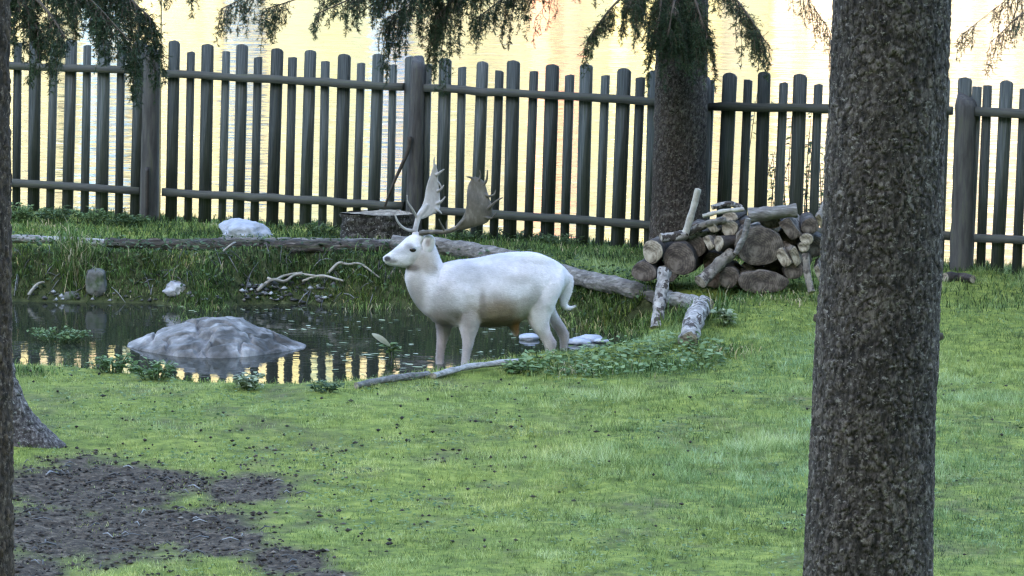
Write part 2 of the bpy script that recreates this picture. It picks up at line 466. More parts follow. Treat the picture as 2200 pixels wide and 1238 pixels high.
def plain(name, c, rough=0.8, var=0.15, sc=8):
    return stained(name, [(0.3, tuple(x * (1 - var) for x in c)), (0.7, tuple(min(1, x * (1 + var)) for x in c))], nscale=sc, rough=rough, bstr=0.1)
MT['roof'] = plain('brown_roof', (0.16, 0.09, 0.06)); MT['glass'] = plain('window_glass', (0.05, 0.06, 0.07), 0.1)
HOUSES = [(-38, 9, 9, (0.48, 0.43, 0.24), 'cream yellow'), (-30, 3.4, 14, (0.10, 0.19, 0.30), 'narrow slate blue'), (-24.5, 6, 10, (0.5, 0.45, 0.25), 'pale lemon'), (-20, 2.4, 15, (0.09, 0.18, 0.30), 'narrow steel blue'),
          (-9.2, 2.6, 17, (0.09, 0.18, 0.32), 'narrow pale blue'), (3.0, 3.6, 13, (0.52, 0.22, 0.15), 'salmon pink'), (11, 8, 12, (0.5, 0.42, 0.18), 'golden yellow'), (24, 10, 11, (0.52, 0.37, 0.27), 'peach coloured'), (37, 10, 10, (0.52, 0.44, 0.32), 'sandy')]
for hxx, hw, hh, hc, hn in HOUSES:
    o = thing('lake_house', (hxx, 306, LAKE_Z + 1.0), f'{hn} plastered house standing on the far lake shore', 'house', 'houses along the far shore')
    wm = plain('plaster_' + hn.replace(' ', '_'), hc, 0.9, 0.06)
    bx = lambda *a: (box_verts(*a)[0] + np.array(o.location), box_verts(*a)[1])
    v, q = bx(-hw / 2, hw / 2, 0, 10, 0, hh); part('wall', v, q, wm, o)
    rv = np.array([(-hw / 2 - .6, -.6, hh + .02), (hw / 2 + .6, -.6, hh + .02), (hw / 2 + .6, 10.6, hh + .02), (-hw / 2 - .6, 10.6, hh + .02), (-hw / 2 - .6, 5, hh + 4), (hw / 2 + .6, 5, hh + 4)], float)
    me = mesh_np('roof', rv, [np.array([(0, 1, 5, 4), (2, 3, 4, 5), (0, 3, 2, 1)]), np.array([(0, 4, 3), (1, 2, 5)])], MT['roof']); link('roof', me, o)
    for wz in np.arange(1.4, hh - 1.5, 3.0):
        for wxx in np.linspace(-hw / 2 + 1.8, hw / 2 - 1.8, 3):
            v, q = bx(wxx - .55, wxx + .55, -0.06, 0.02, wz, wz + 1.5); part('window', v, q, MT['glass'], o)

# ------------------------------------------------------------------ grass
def blades(p, h, w, lean, tint, three=False):
    """blades of grass: p roots, h heights, w widths; bent over by lean"""
    k = len(p); ang = RNG.uniform(0, 2 * np.pi, k); dirv = np.stack([np.cos(ang), np.sin(ang), 0 * ang], 1)
    fa = ang + RNG.uniform(0.9, 2.2, k); side = np.stack([np.cos(fa), np.sin(fa), 0 * fa], 1) * (w / 2)[:, None]
    up = np.array((0, 0, 1.0)); base = p.copy(); base[:, 2] -= 0.006
    if not three:
        tip = p + up * (h * np.cos(lean))[:, None] + dirv * (h * np.sin(lean))[:, None]
        v = np.stack([base - side, base + side, tip], 1).reshape(-1, 3)
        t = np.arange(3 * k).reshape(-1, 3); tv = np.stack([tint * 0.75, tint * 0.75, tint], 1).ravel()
        return v, None, t, tv
    mid = p + up * (h * 0.62 * np.cos(lean * .5))[:, None] + dirv * (h * 0.62 * np.sin(lean * .5))[:, None]
    l2 = lean * 1.8
    tip = mid + up * (h * 0.42 * np.cos(l2))[:, None] + dirv * (h * 0.42 * np.sin(l2))[:, None]
    v = np.stack([base - side, base + side, mid - side * .8, mid + side * .8, tip], 1).reshape(-1, 3)
    o = np.arange(k)[:, None] * 5
    return v, o + np.array([[0, 1, 3, 2]]), o + np.array([[2, 3, 4]]), np.repeat(tint, 5)

def scatter(xmin, xmax, ymin, ymax, count):
    return RNG.uniform(xmin, xmax, count), RNG.uniform(ymin, ymax, count)

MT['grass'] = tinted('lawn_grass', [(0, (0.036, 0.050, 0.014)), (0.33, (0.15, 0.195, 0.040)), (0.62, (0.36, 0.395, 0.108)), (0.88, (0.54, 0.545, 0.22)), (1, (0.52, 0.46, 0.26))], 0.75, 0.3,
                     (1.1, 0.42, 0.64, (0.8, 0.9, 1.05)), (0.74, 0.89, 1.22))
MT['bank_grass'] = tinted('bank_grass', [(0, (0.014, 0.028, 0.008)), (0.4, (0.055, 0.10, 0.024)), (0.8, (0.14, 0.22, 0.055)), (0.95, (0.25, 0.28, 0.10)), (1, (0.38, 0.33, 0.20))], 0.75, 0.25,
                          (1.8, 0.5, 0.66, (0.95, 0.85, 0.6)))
# lawn
N = 720000
yy = 16.8 + (33.6 - 16.8) * RNG.uniform(0, 1, N) ** 1.15
xx = RNG.uniform(-1, 1, N) * (0.1222 * yy * 1.22 + 0.4)
p = np.stack([xx, yy, ground_z(xx, yy)], 1)
sdist = np.full(N, 9.0); mm = yy > 24; sdist[mm] = shore_dist(xx[mm], yy[mm])
ppx, ppy = to_px(p)
tuft = fbm(p * (1.1, 0.8, 0), 3, 41); clump = fbm(p * (5.5, 4.0, 0), 3, 43)
so = soil_amount(p)
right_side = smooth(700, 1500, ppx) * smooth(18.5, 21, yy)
keep = (sdist > 0.03) & (RNG.uniform(0, 1, N) > so * 0.9) & (RNG.uniform(0, 1, N) < 0.62 + 0.75 * clump + 0.25 * right_side)
keep &= fence_behind(xx, yy) < 0.35
keep &= ~((sdist < 0.5) & (yy > 29) & (RNG.uniform(0, 1, N) < 0.7))
p, tuft, clump, so, right_side = p[keep], tuft[keep], clump[keep], so[keep], right_side[keep]; K = len(p)
h = (0.016 + 0.012 * RNG.random(K)) * (1 + 0.8 * np.clip(clump, -0.6, 1)) * (1 + right_side * (0.6 + 2.6 * np.clip(tuft, 0, 1)) + 1.2 * np.clip(tuft - .15, 0, 1)) * (1 - 0.5 * so)
fine = fbm(p * (14, 10, 0), 2, 47)
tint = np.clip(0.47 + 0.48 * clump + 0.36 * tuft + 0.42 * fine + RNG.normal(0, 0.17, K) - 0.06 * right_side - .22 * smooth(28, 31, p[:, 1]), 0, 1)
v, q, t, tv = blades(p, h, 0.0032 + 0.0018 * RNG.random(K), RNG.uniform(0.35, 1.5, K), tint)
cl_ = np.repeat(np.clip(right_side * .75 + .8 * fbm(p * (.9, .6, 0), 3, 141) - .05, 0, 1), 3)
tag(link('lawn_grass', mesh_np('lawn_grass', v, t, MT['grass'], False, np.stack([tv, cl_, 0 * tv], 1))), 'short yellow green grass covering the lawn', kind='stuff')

# taller rough grass: the bank under the logs, the strip along the fence, the shore, tufts
bp = []
bx_, by_ = scatter(-6, 5, 28.5, 33.6, 330000)
d = shore_dist(bx_, by_); z = ground_z(bx_, by_)
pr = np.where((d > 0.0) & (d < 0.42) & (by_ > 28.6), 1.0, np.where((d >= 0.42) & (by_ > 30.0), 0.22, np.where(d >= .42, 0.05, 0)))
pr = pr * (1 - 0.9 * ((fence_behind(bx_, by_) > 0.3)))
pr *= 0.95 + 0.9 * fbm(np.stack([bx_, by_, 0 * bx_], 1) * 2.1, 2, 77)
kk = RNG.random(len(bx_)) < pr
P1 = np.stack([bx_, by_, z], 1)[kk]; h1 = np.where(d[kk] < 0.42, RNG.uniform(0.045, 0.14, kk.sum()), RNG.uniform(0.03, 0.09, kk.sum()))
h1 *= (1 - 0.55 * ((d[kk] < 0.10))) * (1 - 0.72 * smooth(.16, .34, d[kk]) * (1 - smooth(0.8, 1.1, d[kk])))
bx_, by_ = scatter(-4.5, 1.9, 25.2, 29.5, 60000)
d = shore_dist(bx_, by_)
kk = (d > -0.02) & (d < 0.16) & (RNG.random(len(d)) < 0.45) & (by_ < 28.6)
P2 = np.stack([bx_, by_, ground_z(bx_, by_)], 1)[kk]; h2 = RNG.uniform(0.03, 0.085, kk.sum())
tuft_spots = [(1500, 690, .25, .22, 260), (1560, 760, .25, .10, 200), (1350, 700, .3, .13, 380), (1280, 690, .2, .15, 260), (1150, 792, .2, .08, 160), (1240, 800, .25, .09, 220), (1340, 800, .25, .09, 220), (1440, 790, .25, .09, 220), (1530, 770, .2, .09, 160), (1590, 640, .3, .08, 200), (1720, 640, .25, .08, 150),
              (440, 645, .16, .11, 320), (800, 640, .28, .13, 420), (165, 590, .12, .34, 240), (150, 545, .16, .28, 160), (60, 800, .2, .06, 200), (420, 800, .25, .06, 220), (950, 530, .3, .06, 200), (680, 490, .12, .10, 160), (1100, 520, .5, .08, 350), (1250, 545, .4, .07, 250)]
P3, h3 = [], []
for a, b0, r, hh, cnt in tuft_spots:
    c0 = G(a, b0); q_ = RNG.normal(0, r * .5, (cnt, 2)); q_[:, 0] += c0.x; q_[:, 1] += c0.y
    P3.append(np.stack([q_[:, 0], q_[:, 1], np.maximum(ground_z(q_[:, 0], q_[:, 1]), WATER_Z - 0.02)], 1)); h3.append(hh * RNG.uniform(0.5, 1.15, cnt))
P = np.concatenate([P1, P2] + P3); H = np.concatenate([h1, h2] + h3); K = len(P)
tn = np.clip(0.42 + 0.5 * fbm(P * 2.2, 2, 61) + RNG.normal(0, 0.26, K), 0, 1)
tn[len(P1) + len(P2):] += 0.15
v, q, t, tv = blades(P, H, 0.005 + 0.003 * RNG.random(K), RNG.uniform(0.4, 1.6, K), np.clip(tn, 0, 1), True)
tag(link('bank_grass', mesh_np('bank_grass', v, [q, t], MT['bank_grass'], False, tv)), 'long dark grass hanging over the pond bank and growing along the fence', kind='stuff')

# clods and litter on the bare soil, specks on the lawn
def lumps(p, s, squash=0.6, seed=0):
    k = len(p); ico = np.array([(0, 0, 1), (1, 0, 0), (0, 1, 0), (-1, 0, 0), (0, -1, 0), (0, 0, -1)], float)
    fc = np.array([(0, 1, 2), (0, 2, 3), (0, 3, 4), (0, 4, 1), (5, 2, 1), (5, 3, 2), (5, 4, 3), (5, 1, 4)])
    a = RNG.uniform(0, 6.28, k); c_, s_ = np.cos(a), np.sin(a)
    v = ico[None] * RNG.uniform(0.5, 1.3, (k, 6, 1)) * s[:, None, None]; v[..., 2] *= squash
    v[..., 0] *= RNG.uniform(.8, 1.7, (k, 1))
    x = v[..., 0] * c_[:, None] - v[..., 1] * s_[:, None]; y = v[..., 0] * s_[:, None] + v[..., 1] * c_[:, None]
    v = np.stack([x, y, v[..., 2]], 2) + p[:, None]
    return v.reshape(-1, 3), (np.arange(k)[:, None, None] * 6 + fc[None]).reshape(-1, 3)
MT['clod'] = tinted('soil_clods', [(0, (0.012, 0.010, 0.009)), (0.6, (0.045, 0.036, 0.03)), (0.9, (0.11, 0.09, 0.075)), (1, (0.3, 0.27, 0.23))], 0.95, 0)
yy = RNG.uniform(16.8, 23, 60000); xx = RNG.uniform(-3.4, 0, 60000); p = np.stack([xx, yy, 0 * xx], 1); p[:, 2] = ground_z(xx, yy)
so = soil_amount(p); p = p[RNG.random(len(p)) < so * 0.16]
p[:, 2] += 0.004; v, t = lumps(p, RNG.uniform(0.004, 0.017, len(p)) * RNG.uniform(.6, 1.2, len(p)))
tag(link('soil_clods', mesh_np('soil_clods', v, t, MT['clod'], False, np.repeat(np.clip(RNG.beta(2, 2.5, len(p)), 0, 1), 6))), 'dark crumbs of soil and litter on the bare ground', kind='stuff')
yy = RNG.uniform(16.8, 27, 2600); xx = RNG.uniform(-1, 1, 2600) * 0.13 * yy; p = np.stack([xx, yy, ground_z(xx, yy)], 1)
d = shore_dist(xx, yy); ppx, ppy = to_px(p)
k_ = (d > 0.3) & (RNG.random(2600) < np.where(ppx < 1150, 0.30, 0.14)) & (fbm(p * 1.2, 2, 91) > -0.25); p = p[k_]; p[:, 2] += 0.014
v, t = lumps(p, RNG.uniform(0.006, 0.015, len(p)), 0.7)
tag(link('droppings', mesh_np('droppings', v, t, MT['clod'], False, np.repeat(RNG.uniform(0, 0.55, len(p)), 6))), 'dark droppings and worm casts scattered over the lawn', kind='stuff')

# ------------------------------------------------------------------ picket fence
fence = thing('picket_fence', tuple(FA), 'weathered grey wooden picket fence standing between the meadow and the bright lake', 'fence')
FROT = math.atan2(FDIR.y, FDIR.x)
def on_fence(px, py, off=0.0):
    """the point of the fence plane (moved towards the camera by off) seen at a pixel: distance along the fence and height"""
    d = ray(px, py); o = FA + FNRM * off
    t = (o - CAM).dot(FNRM) / d.dot(FNRM); p = CAM + d * t
    return (p - FA).dot(FDIR), p.z
def fence_part(name, me, s, z, off, roll=0.0, yaw=0.0):
    o = link(name, me, fence); o.location = FDIR * s + FNRM * off; o.location.z = z - FA.z
    o.rotation_euler = (0, roll, FROT + yaw); return o
def interp(tab, x): return float(np.interp(x, [a for a, _ in tab], [b for _, b in tab]))
TOPW = [(-200, 66), (297, 87), (368, 90), (513, 98), (657, 108), (803, 117), (947, 125), (1098, 133), (1254, 141), (1400, 150), (1635, 157), (1712, 160), (2065, 166), (2150, 171), (2400, 186)]
WIDE = [-76, -2, 72, 145, 219, 293, 368, 441, 513, 586, 657, 731, 803, 876, 950, 1026, 1098, 1178, 1254, 1330, 1401, 1478, 1556, 1635, 1712, 1790, 1868, 1946, 2020, 2066, 2150, 2228, 2306]
NARROW = [-40, 35, 108, 182, 256, 330, 405, 478, 548, 622, 694, 767, 840, 913, 988, 1063, 1138, 1216, 1292, 1366, 1440, 1517, 1597, 1673, 1751, 1829, 1907, 1985, 2088, 2114, 2192, 2270]
WIDE += [2384 + 78 * k for k in range(12)] + [-152 - 74 * k for k in range(10)]; NARROW += [2346 + 78 * k for k in range(12)] + [-114 - 74 * k for k in range(10)]
TOPW = [(-900, 22)] + TOPW + [(3400, 246)]
def picket_mesh(w, h, kind, seed):
    r = random.Random(seed); t = 0.022; a = w / 2
    if kind == 'wide':
        c = a * r.uniform(0.4, 0.6); out = [(-a, 0), (a, 0), (a, h - c * 1.1), (a * .8, h - c * .45), (a * .45, h - .006), (0, h), (-a * .45, h - .004), (-a * .82, h - c * .4), (-a, h - c)]
    else:
        out = [(-a, 0), (a, 0), (a, h * .5), (a, h - r.uniform(0, .012)), (a * .2, h), (-a, h - r.uniform(0, .014)), (-a, h * .5)]
    out = [(x + r.uniform(-.0025, .0025), z) for x, z in out]
    n = len(out); v = [(x, -t / 2, z) for x, z in out] + [(x, t / 2, z) for x, z in out]
    q = [(k, (k + 1) % n, n + (k + 1) % n, n + k) for k in range(n)]
    tri = [(0, k + 1, k) for k in range(1, n - 1)] + [(n, n + k, n + k + 1) for k in range(1, n - 1)]
    q = [tuple(reversed(f)) for f in q]; tri = [tuple(reversed(f)) for f in tri]
    return mesh_np('picket', v, [np.array(q), np.array(tri)], MT['picket'])
for kind, lst in (('wide', WIDE), ('narrow', NARROW)):
    for k, px in enumerate(lst):
        r = random.Random(k * 7 + (kind == 'wide'))
        s, _ = on_fence(px, 300)
        ty = interp(TOPW, px) + (0 if kind == 'wide' else 17) + r.uniform(-4, 4)
        _, zt = on_fence(px, ty); gp_ = FA + FDIR * s
        zb = max(gz(gp_.x, gp_.y) - 0.02, -0.04) + r.uniform(0, .02)
        w = (0.100 if kind == 'wide' else 0.064) * r.uniform(0.93, 1.06)
        fence_part('picket', picket_mesh(w, zt - zb, kind, k), s, zb, 0.0, math.radians(1.0 + r.uniform(-.5, .5)), r.uniform(-.03, .03))
def rail(px0, py0, px1, py1, hgt=0.062):
    s0, z0 = on_fence(px0, py0, .035); s1, z1 = on_fence(px1, py1, .035)
    L = s1 - s0; n = 14; t = np.linspace(0, 1, n)
    x = t * L; zc = z0 + (z1 - z0) * t + RNG.normal(0, 0.003, n); hh = hgt / 2 * (1 + RNG.normal(0, .05, n))
    v = []
    for k in range(n):
        v += [(x[k], -.022, zc[k] - hh[k]), (x[k], .022, zc[k] - hh[k]), (x[k], .022, zc[k] + hh[k] * .9), (x[k], -.018, zc[k] + hh[k])]
    v = np.array(v); v[:, 2] -= z0
    q, tr = ring_faces(n, 4)
    fence_part('rail', mesh_np('rail', v, [q, tr], MT['rail']), s0, z0, 0.035)
for a in ((-840, 108, 300, 152), (350, 157, 866, 187), (912, 189, 1476, 222), (1524, 228, 2046, 238), (2094, 240, 3260, 292),
          (-840, 335, 300, 410), (350, 412, 866, 442), (912, 450, 1476, 488), (1524, 490, 2046, 506), (2094, 510, 3260, 582)):
    rail(*a)
def post(px, pyt, w, seed):
    s, zt = on_fence(px, pyt, .03); s2, _ = on_fence(px, 400, .03); g_ = FA + FDIR * s2; zb = gz(g_.x, g_.y) - .12
    n = 22; L = zt - zb; zz = np.linspace(0, L, n); pth = np.stack([0.018 * zz * (1 if px < 2000 else .3), 0 * zz, zz], 1)
    rad = w / 2 * (1.05 - 0.12 * zz / L); rad[-1] *= .8
    v, q, t = tube(pth, rad, 14, 0.12, seed)
    v[-14:, 2] += 0.03 * np.sin(np.linspace(0, 6.28, 14) + seed)
    fence_part('post', mesh_np('post', v, [q, t], MT['post'], True), s2, zb, .03)
for a in ((320, 104, .148, 3), (889, 128, .128, 8), (1500, 168, .14, 11), (2069, 208, .165, 15), (-250, 80, .15, 4), (2660, 246, .15, 5), (3240, 276, .15, 6), (-830, 40, .15, 7)): post(*a)

def stick_thing(name, pts, r, mat, label, cat, ns=7, wob=.1, n=14, group=None):
    """a thin round thing through world points; its radius tapers from r[0] to r[1]"""
    p = spline(pts, n); v, q, t = tube(p, np.linspace(r[0], r[1], n), ns, wob, int(p[0, 0] * 100) % 97)
    o = link(name, mesh_np(name, v - p[0], [q, t], mat, True)); o.location = p[0]
    return tag(o, label, cat, group)
MT['deadwood'] = stained('pale_dead_wood', [(0.3, (0.16, 0.14, 0.115)), (0.6, (0.33, 0.31, 0.27)), (0.8, (0.48, 0.46, 0.42))], nscale=14, bstr=.5, bdist=.004)
MT['darkstick'] = stained('dark_dead_wood', [(0.3, (0.02, 0.017, 0.014)), (0.7, (0.06, 0.05, 0.042))], nscale=14)
f0 = FA + FNRM * .16
def FP(px, py, off=.16):
    s, z = on_fence(px, py, off); p = FA + FDIR * s + FNRM * off; return Vector((p.x, p.y, z))
stick_thing('plant_cane', [FP(343, 478), FP(344, 300), FP(346, 100), FP(347, -140)], (.007, .006), MT['pole'], 'thin tall cane standing upright beside the first whole fence post', 'cane', 6, 0)
stick_thing('iron_stake', [FP(315, 476, .13), FP(316, 420, .13), FP(317, 360, .13)], (.02, .018), MT['iron'], 'short black iron stake set against the fence post beside the tall cane', 'stake', 6, .05)
stick_thing('branch_stick', [FP(826, 446, .2), FP(845, 395, .18), FP(868, 345, .14), FP(878, 318, .12), FP(880, 294, .12)], (.009, .02), MT['darkstick'], 'thin dark broken stick leaning against the fence post behind the stag', 'stick')

# ------------------------------------------------------------------ spruces
def make_trunk(lo, hi, r_lo, r_hi, zf0, zf1, step, nseg, flake, mat, parent, lobes=0, flare=0.0, top=13.0, seed=0, depth=0.006, flare_h=.5):
    """a leaning tapered trunk with flaky bark; lo and hi are two points of its axis, flake the flake size"""
    lo, hi = np.array(lo), np.array(hi); ax = (hi - lo) / (hi[2] - lo[2])
    at = lambda z: lo + ax * (z - lo[2])
    zb = gz(lo[0], lo[1]) - 0.25; zt = zb + top
    zz = np.unique(np.concatenate([np.linspace(zb, zf0, 14), np.arange(zf0, zf1, step), np.linspace(zf1, zt, 26)]))
    slope = (r_hi - r_lo) / (hi[2] - lo[2])
    rad = r_lo + slope * (np.minimum(zz, zf1) - lo[2]); rtop = rad[-1]
    rad = rad * np.where(zz > zf1, 1 - 0.9 * (zz - zf1) / (zt - zf1), 1)
    ang = np.linspace(0, 2 * np.pi, nseg, endpoint=False)
    c = np.array([at(z) for z in zz]); c[:, 2] = zz
    hgt = np.maximum(zz - gz(lo[0], lo[1]), 0)
    R = rad[:, None] * np.ones((1, nseg))
    if flare:
        lob = 0.55 + 0.45 * np.cos(lobes * ang + seed) * (0.7 + 0.3 * np.cos(2 * ang + 1))
        R = R + flare * np.exp(-hgt / flare_h)[:, None] * lob[None]
    P = c[:, None] + np.stack([R * np.cos(ang), R * np.sin(ang), 0 * R], 2); p = P.reshape(-1, 3)
    R = R * (1 + 0.035 * fbm(p * 3.2, 3, seed + 1).reshape(R.shape))
    q_ = p / np.array([flake, flake, flake * 1.3]); wr = 0.9 * np.stack([fbm(q_ * .6, 3, seed + 5), fbm(q_ * .6, 3, seed + 6), fbm(q_ * .6, 3, seed + 7)], 1)
    f1, f2, cid = worley(q_ + wr, seed + 9); g1, g2, cid2 = worley(q_ * 2.3 + wr * 2.2, seed + 19); _, _, cid3 = worley(q_ * .45 + wr * .5, seed + 29)
    edge = smooth(0.0, 0.16, f2 - f1); plate = edge * (0.25 + 0.45 * cid + .3 * cid3) * (.72 + .28 * smooth(0, .3, g2 - g1) * (.4 + .6 * cid2))
    big = fbm(p * np.array([7, 7, 3.0]), 3, seed + 13); curl = fbm(q_ * 1.1, 2, seed + 23)
    disp = depth * (plate - 0.4) * 1.5 + depth * 0.7 * big + depth * .4 * curl * edge
    R = R + disp.reshape(R.shape)
    P = c[:, None] + np.stack([R * np.cos(ang), R * np.sin(ang), 0 * R], 2)
    q, t = ring_faces(len(zz), nseg)
    o = part('trunk', P.reshape(-1, 3), [q, t], mat, parent, smooth_shade=False, tint=np.clip(0.15 + plate * 0.95 + .2 * big, 0, 1))
    return o, at

def spruce_spray(path, r0, nsec, slen, ndl=9, ter=0.02, seed=0, sidew=.6, nl=.017, start=.12, dens=1.0):
    """a spruce limb with drooping side twigs clad in needles: returns limb and needle geometry"""
    rg = np.random.default_rng(seed); path = np.asarray(path)
    limb = Buf(); v, q, t = tube(path, np.linspace(r0, r0 * .25, len(path)), 6); limb.add(v, q, t)
    tan = nrm(np.gradient(path, axis=0)); nb = Buf(); down = np.array((0, 0, -1.0))
    for k in range(nsec):
        u = start + (1 - start) * (k + rg.random()) / nsec; f = u * (len(path) - 1); i = min(int(f), len(path) - 2)
        root = path[i] + (path[i + 1] - path[i]) * (f - i); T = tan[i]
        gap = math.sin(u * 9.0 + seed * 2.3) + .6 * math.sin(u * 23.0 + seed)
        if gap < -.85: continue
        sd = nrm(np.cross(T, down)) * (1 if rg.random() < .5 else -1)
        d0 = nrm(sd * sidew * rg.uniform(.5, 1.2) + T * rg.uniform(.2, .8) + np.array((0, 0, rg.uniform(-.3, .3))))
        L = slen * rg.uniform(.35, 1.1) * (1 - 0.35 * u) * (.78 + .27 * max(gap, -.6)) ; m = 9; s = np.linspace(0, 1, m)[:, None]
        pts = root + L * (d0 * (0.75 * s - 0.4 * s * s) + down * (0.95 * s ** 1.35)); pts[1:] += rg.normal(0, .006, (m - 1, 3))
        v, q, t = tube(pts, np.linspace(.0035, .0012, m), 3); limb.add(v, q, t)
        nt = max(4, int(L / ter * dens)); uu = np.sort(rg.uniform(0.08, 1, nt)); ff = uu * (m - 1); ii_ = np.minimum(ff.astype(int), m - 2)
        tr = pts[ii_] + (pts[ii_ + 1] - pts[ii_]) * (ff - ii_)[:, None]; tt = nrm(pts[ii_ + 1] - pts[ii_])
        td = nrm(tt * .5 + rg.normal(0, .55, (nt, 3)) + down * .35); tl = (0.035 + .05 * rg.random(nt)) * (1.15 - .7 * uu)
        # needles along each twiglet
        w = rg.random((nt, ndl)); pos = tr[:, None] + td[:, None] * (tl[:, None] * w)[..., None]
        nd_ = nrm(td[:, None] * .7 + rg.normal(0, .6, (nt, ndl, 3))); ln = nl * rg.uniform(.7, 1.2, (nt, ndl))
        sdv = nrm(np.cross(nd_, rg.normal(0, 1, (nt, ndl, 3)))) * .0023
        tri = np.stack([pos - sdv, pos + sdv, pos + nd_ * ln[..., None]], 2).reshape(-1, 3)
        nn = nt * ndl; base = rg.uniform(.15, .75)
        nb.add(tri, None, np.arange(nn * 3).reshape(-1, 3), np.repeat(np.clip(base + rg.normal(0, .18, nn), 0, 1), 3))
        # the woody twiglets
        sv = nrm(np.cross(td, rg.normal(0, 1, (nt, 3)))) * .0012
        tw = np.stack([tr - sv, tr + sv, tr + td * tl[:, None]], 1).reshape(-1, 3)
        limb.add(tw, None, np.arange(nt * 3).reshape(-1, 3))
    return limb, nb

def add_branch(tree, path, r0, nsec, slen, seed, mat='needle', **kw):
    limb, nb = spruce_spray(path, r0, nsec, slen, seed=seed, **kw)
    v, f, _ = limb.get(); o = np.array(path[0]); root = np.array(origin(tree))
    b = link('branch', mesh_np('branch', v - o, f, MT['limb'], True), tree); b.location = o - root
    v, f, c = nb.get(); link('needles', mesh_np('needles', v - o, f, MT[mat], False, c), b)
    return b
# the boughs high above the picture: one limb, copied round every trunk
_hp = spline([(0, 0, 0), (.7, 0, .05), (1.5, 0, -.12), (2.3, 0, -.5)], 14)
_l, _n = spruce_spray(_hp, .03, 46, .5, 7, .035, 5, 1.4, .03, .1)
HIGH_LIMB = mesh_np('branch', _l.get()[0], _l.get()[1], MT['limb'], True)
HIGH_NEEDLES = mesh_np('needles', _n.get()[0], _n.get()[1], MT['needle'], False, _n.get()[2])
def high_crown(tree, at, z0, z1, count, seed):
    r = random.Random(seed); root = origin(tree)
    for k in range(count):
        z = z0 + (z1 - z0) * k / count; b = link('branch', HIGH_LIMB, tree); p = at(z)
        b.location = Vector((p[0], p[1], z)) - root; s = (1.15 - .75 * k / count) * r.uniform(.85, 1.1)
        b.scale = (s, s, s); b.rotation_euler = (0, r.uniform(-.05, .15), k * 2.4 + r.uniform(-.4, .4))
        link('needles', HIGH_NEEDLES, b)

# the stout trunk in front
y1 = 12.0; lo = PY(1866, 1238, y1); hi = PY(1916, 0, y1)
ax = (hi - lo) / (hi.z - lo.z); g0 = gz(lo.x, y1); base = lo + ax * (g0 - lo.z)
t1 = thing('spruce_tree', (base.x, base.y, g0), 'big spruce with a thick bare grey brown flaky trunk crossing the whole view', 'tree', 'spruces of the enclosure')
_, at = make_trunk(lo, hi, 0.180, 0.166, 0.75, 2.95, 0.0044, 270, 0.0185, MT['bark_grey'], t1, 5, .16, 13, 3, .0058)
high_crown(t1, at, 5.2, 12.0, 14, 1)
for k, (a, b0, L, aa_) in enumerate(((1752, 705, .012, 3.0), (2032, 745, .014, .1))):
    hz = PY(a, b0, y1 - .15 if -3 < aa_ < -.3 else y1).z; c_ = np.array(at(hz)); dr = np.array((math.cos(aa_), math.sin(aa_), .15)); v, q, t = tube(np.array([c_ + dr * .15, c_ + dr * .172, c_ + dr * (.176 + L)]), [.02, .016, .009], 9, .3, k)
    part('branch_stub', v, [q, t], MT['limb'], t1, smooth_shade=True)
# the dark trunk at the edge
y2 = 10.0; lo = PY(-118, 1238, y2); hi = PY(-128, 0, y2); g0 = gz(lo.x, y2)
t2 = thing('spruce_tree', (lo.x, y2, g0), 'dark brown spruce trunk showing only a narrow strip of bark at the edge', 'tree', 'spruces of the enclosure')
_, at = make_trunk(lo, hi, 0.163, 0.161, 1.2, 2.9, 0.006, 150, 0.02, MT['bark_brown'], t2, 4, .15, 13, 17, .007)
high_crown(t2, at, 5.0, 12.0, 14, 2)
# the spruce behind it, of which the root flare shows
b3 = G(-75, 950); lo = b3.copy(); hi = b3 + Vector((0.01, 0, 2.0))
t3 = thing('spruce_tree', tuple(b3), 'spruce with a wide grey root flare spreading onto the lawn beside the dark trunk', 'tree', 'spruces of the enclosure')
_, at = make_trunk(lo, hi, 0.20, 0.19, b3.z - .05, 1.1, 0.012, 130, 0.05, MT['bark_root'], t3, 3, .38, 13, 0, .02, .24)
high_crown(t3, at, 4.4, 12.0, 14, 3)
_at3 = at
# the spruce by the fence
b4 = G(1455, 556); lo = Vector((b4.x, b4.y, b4.z)); hi = PY(1467, 0, b4.y)
t4 = thing('spruce_tree', tuple(b4), 'spruce standing at the fence behind the firewood with dark hanging foliage', 'tree', 'spruces of the enclosure')
_, at = make_trunk(lo, hi, 0.200, 0.185, b4.z - .05, 2.4, 0.012, 110, 0.03, MT['bark_far'], t4, 4, .07, 13, 29, .009, .2)
high_crown(t4, at, 4.0, 12.0, 14, 4)
# a spruce beyond the other edge
p5 = PZ(2560, 640, -.05); t5 = thing('spruce_tree', (p5.x, p5.y, gz(p5.x, p5.y)), 'spruce out of sight reaching dry drooping twigs in beside the thick trunk', 'tree', 'spruces of the enclosure')
_, at = make_trunk(Vector((p5.x, p5.y, gz(p5.x, p5.y))), Vector((p5.x + .05, p5.y, 2.5)), .2, .185, 0, 2.4, .05, 40, .03, MT['bark_far'], t5, 4, .07, 13, 37, .009)
high_crown(t5, at, 4.0, 12.0, 14, 5)

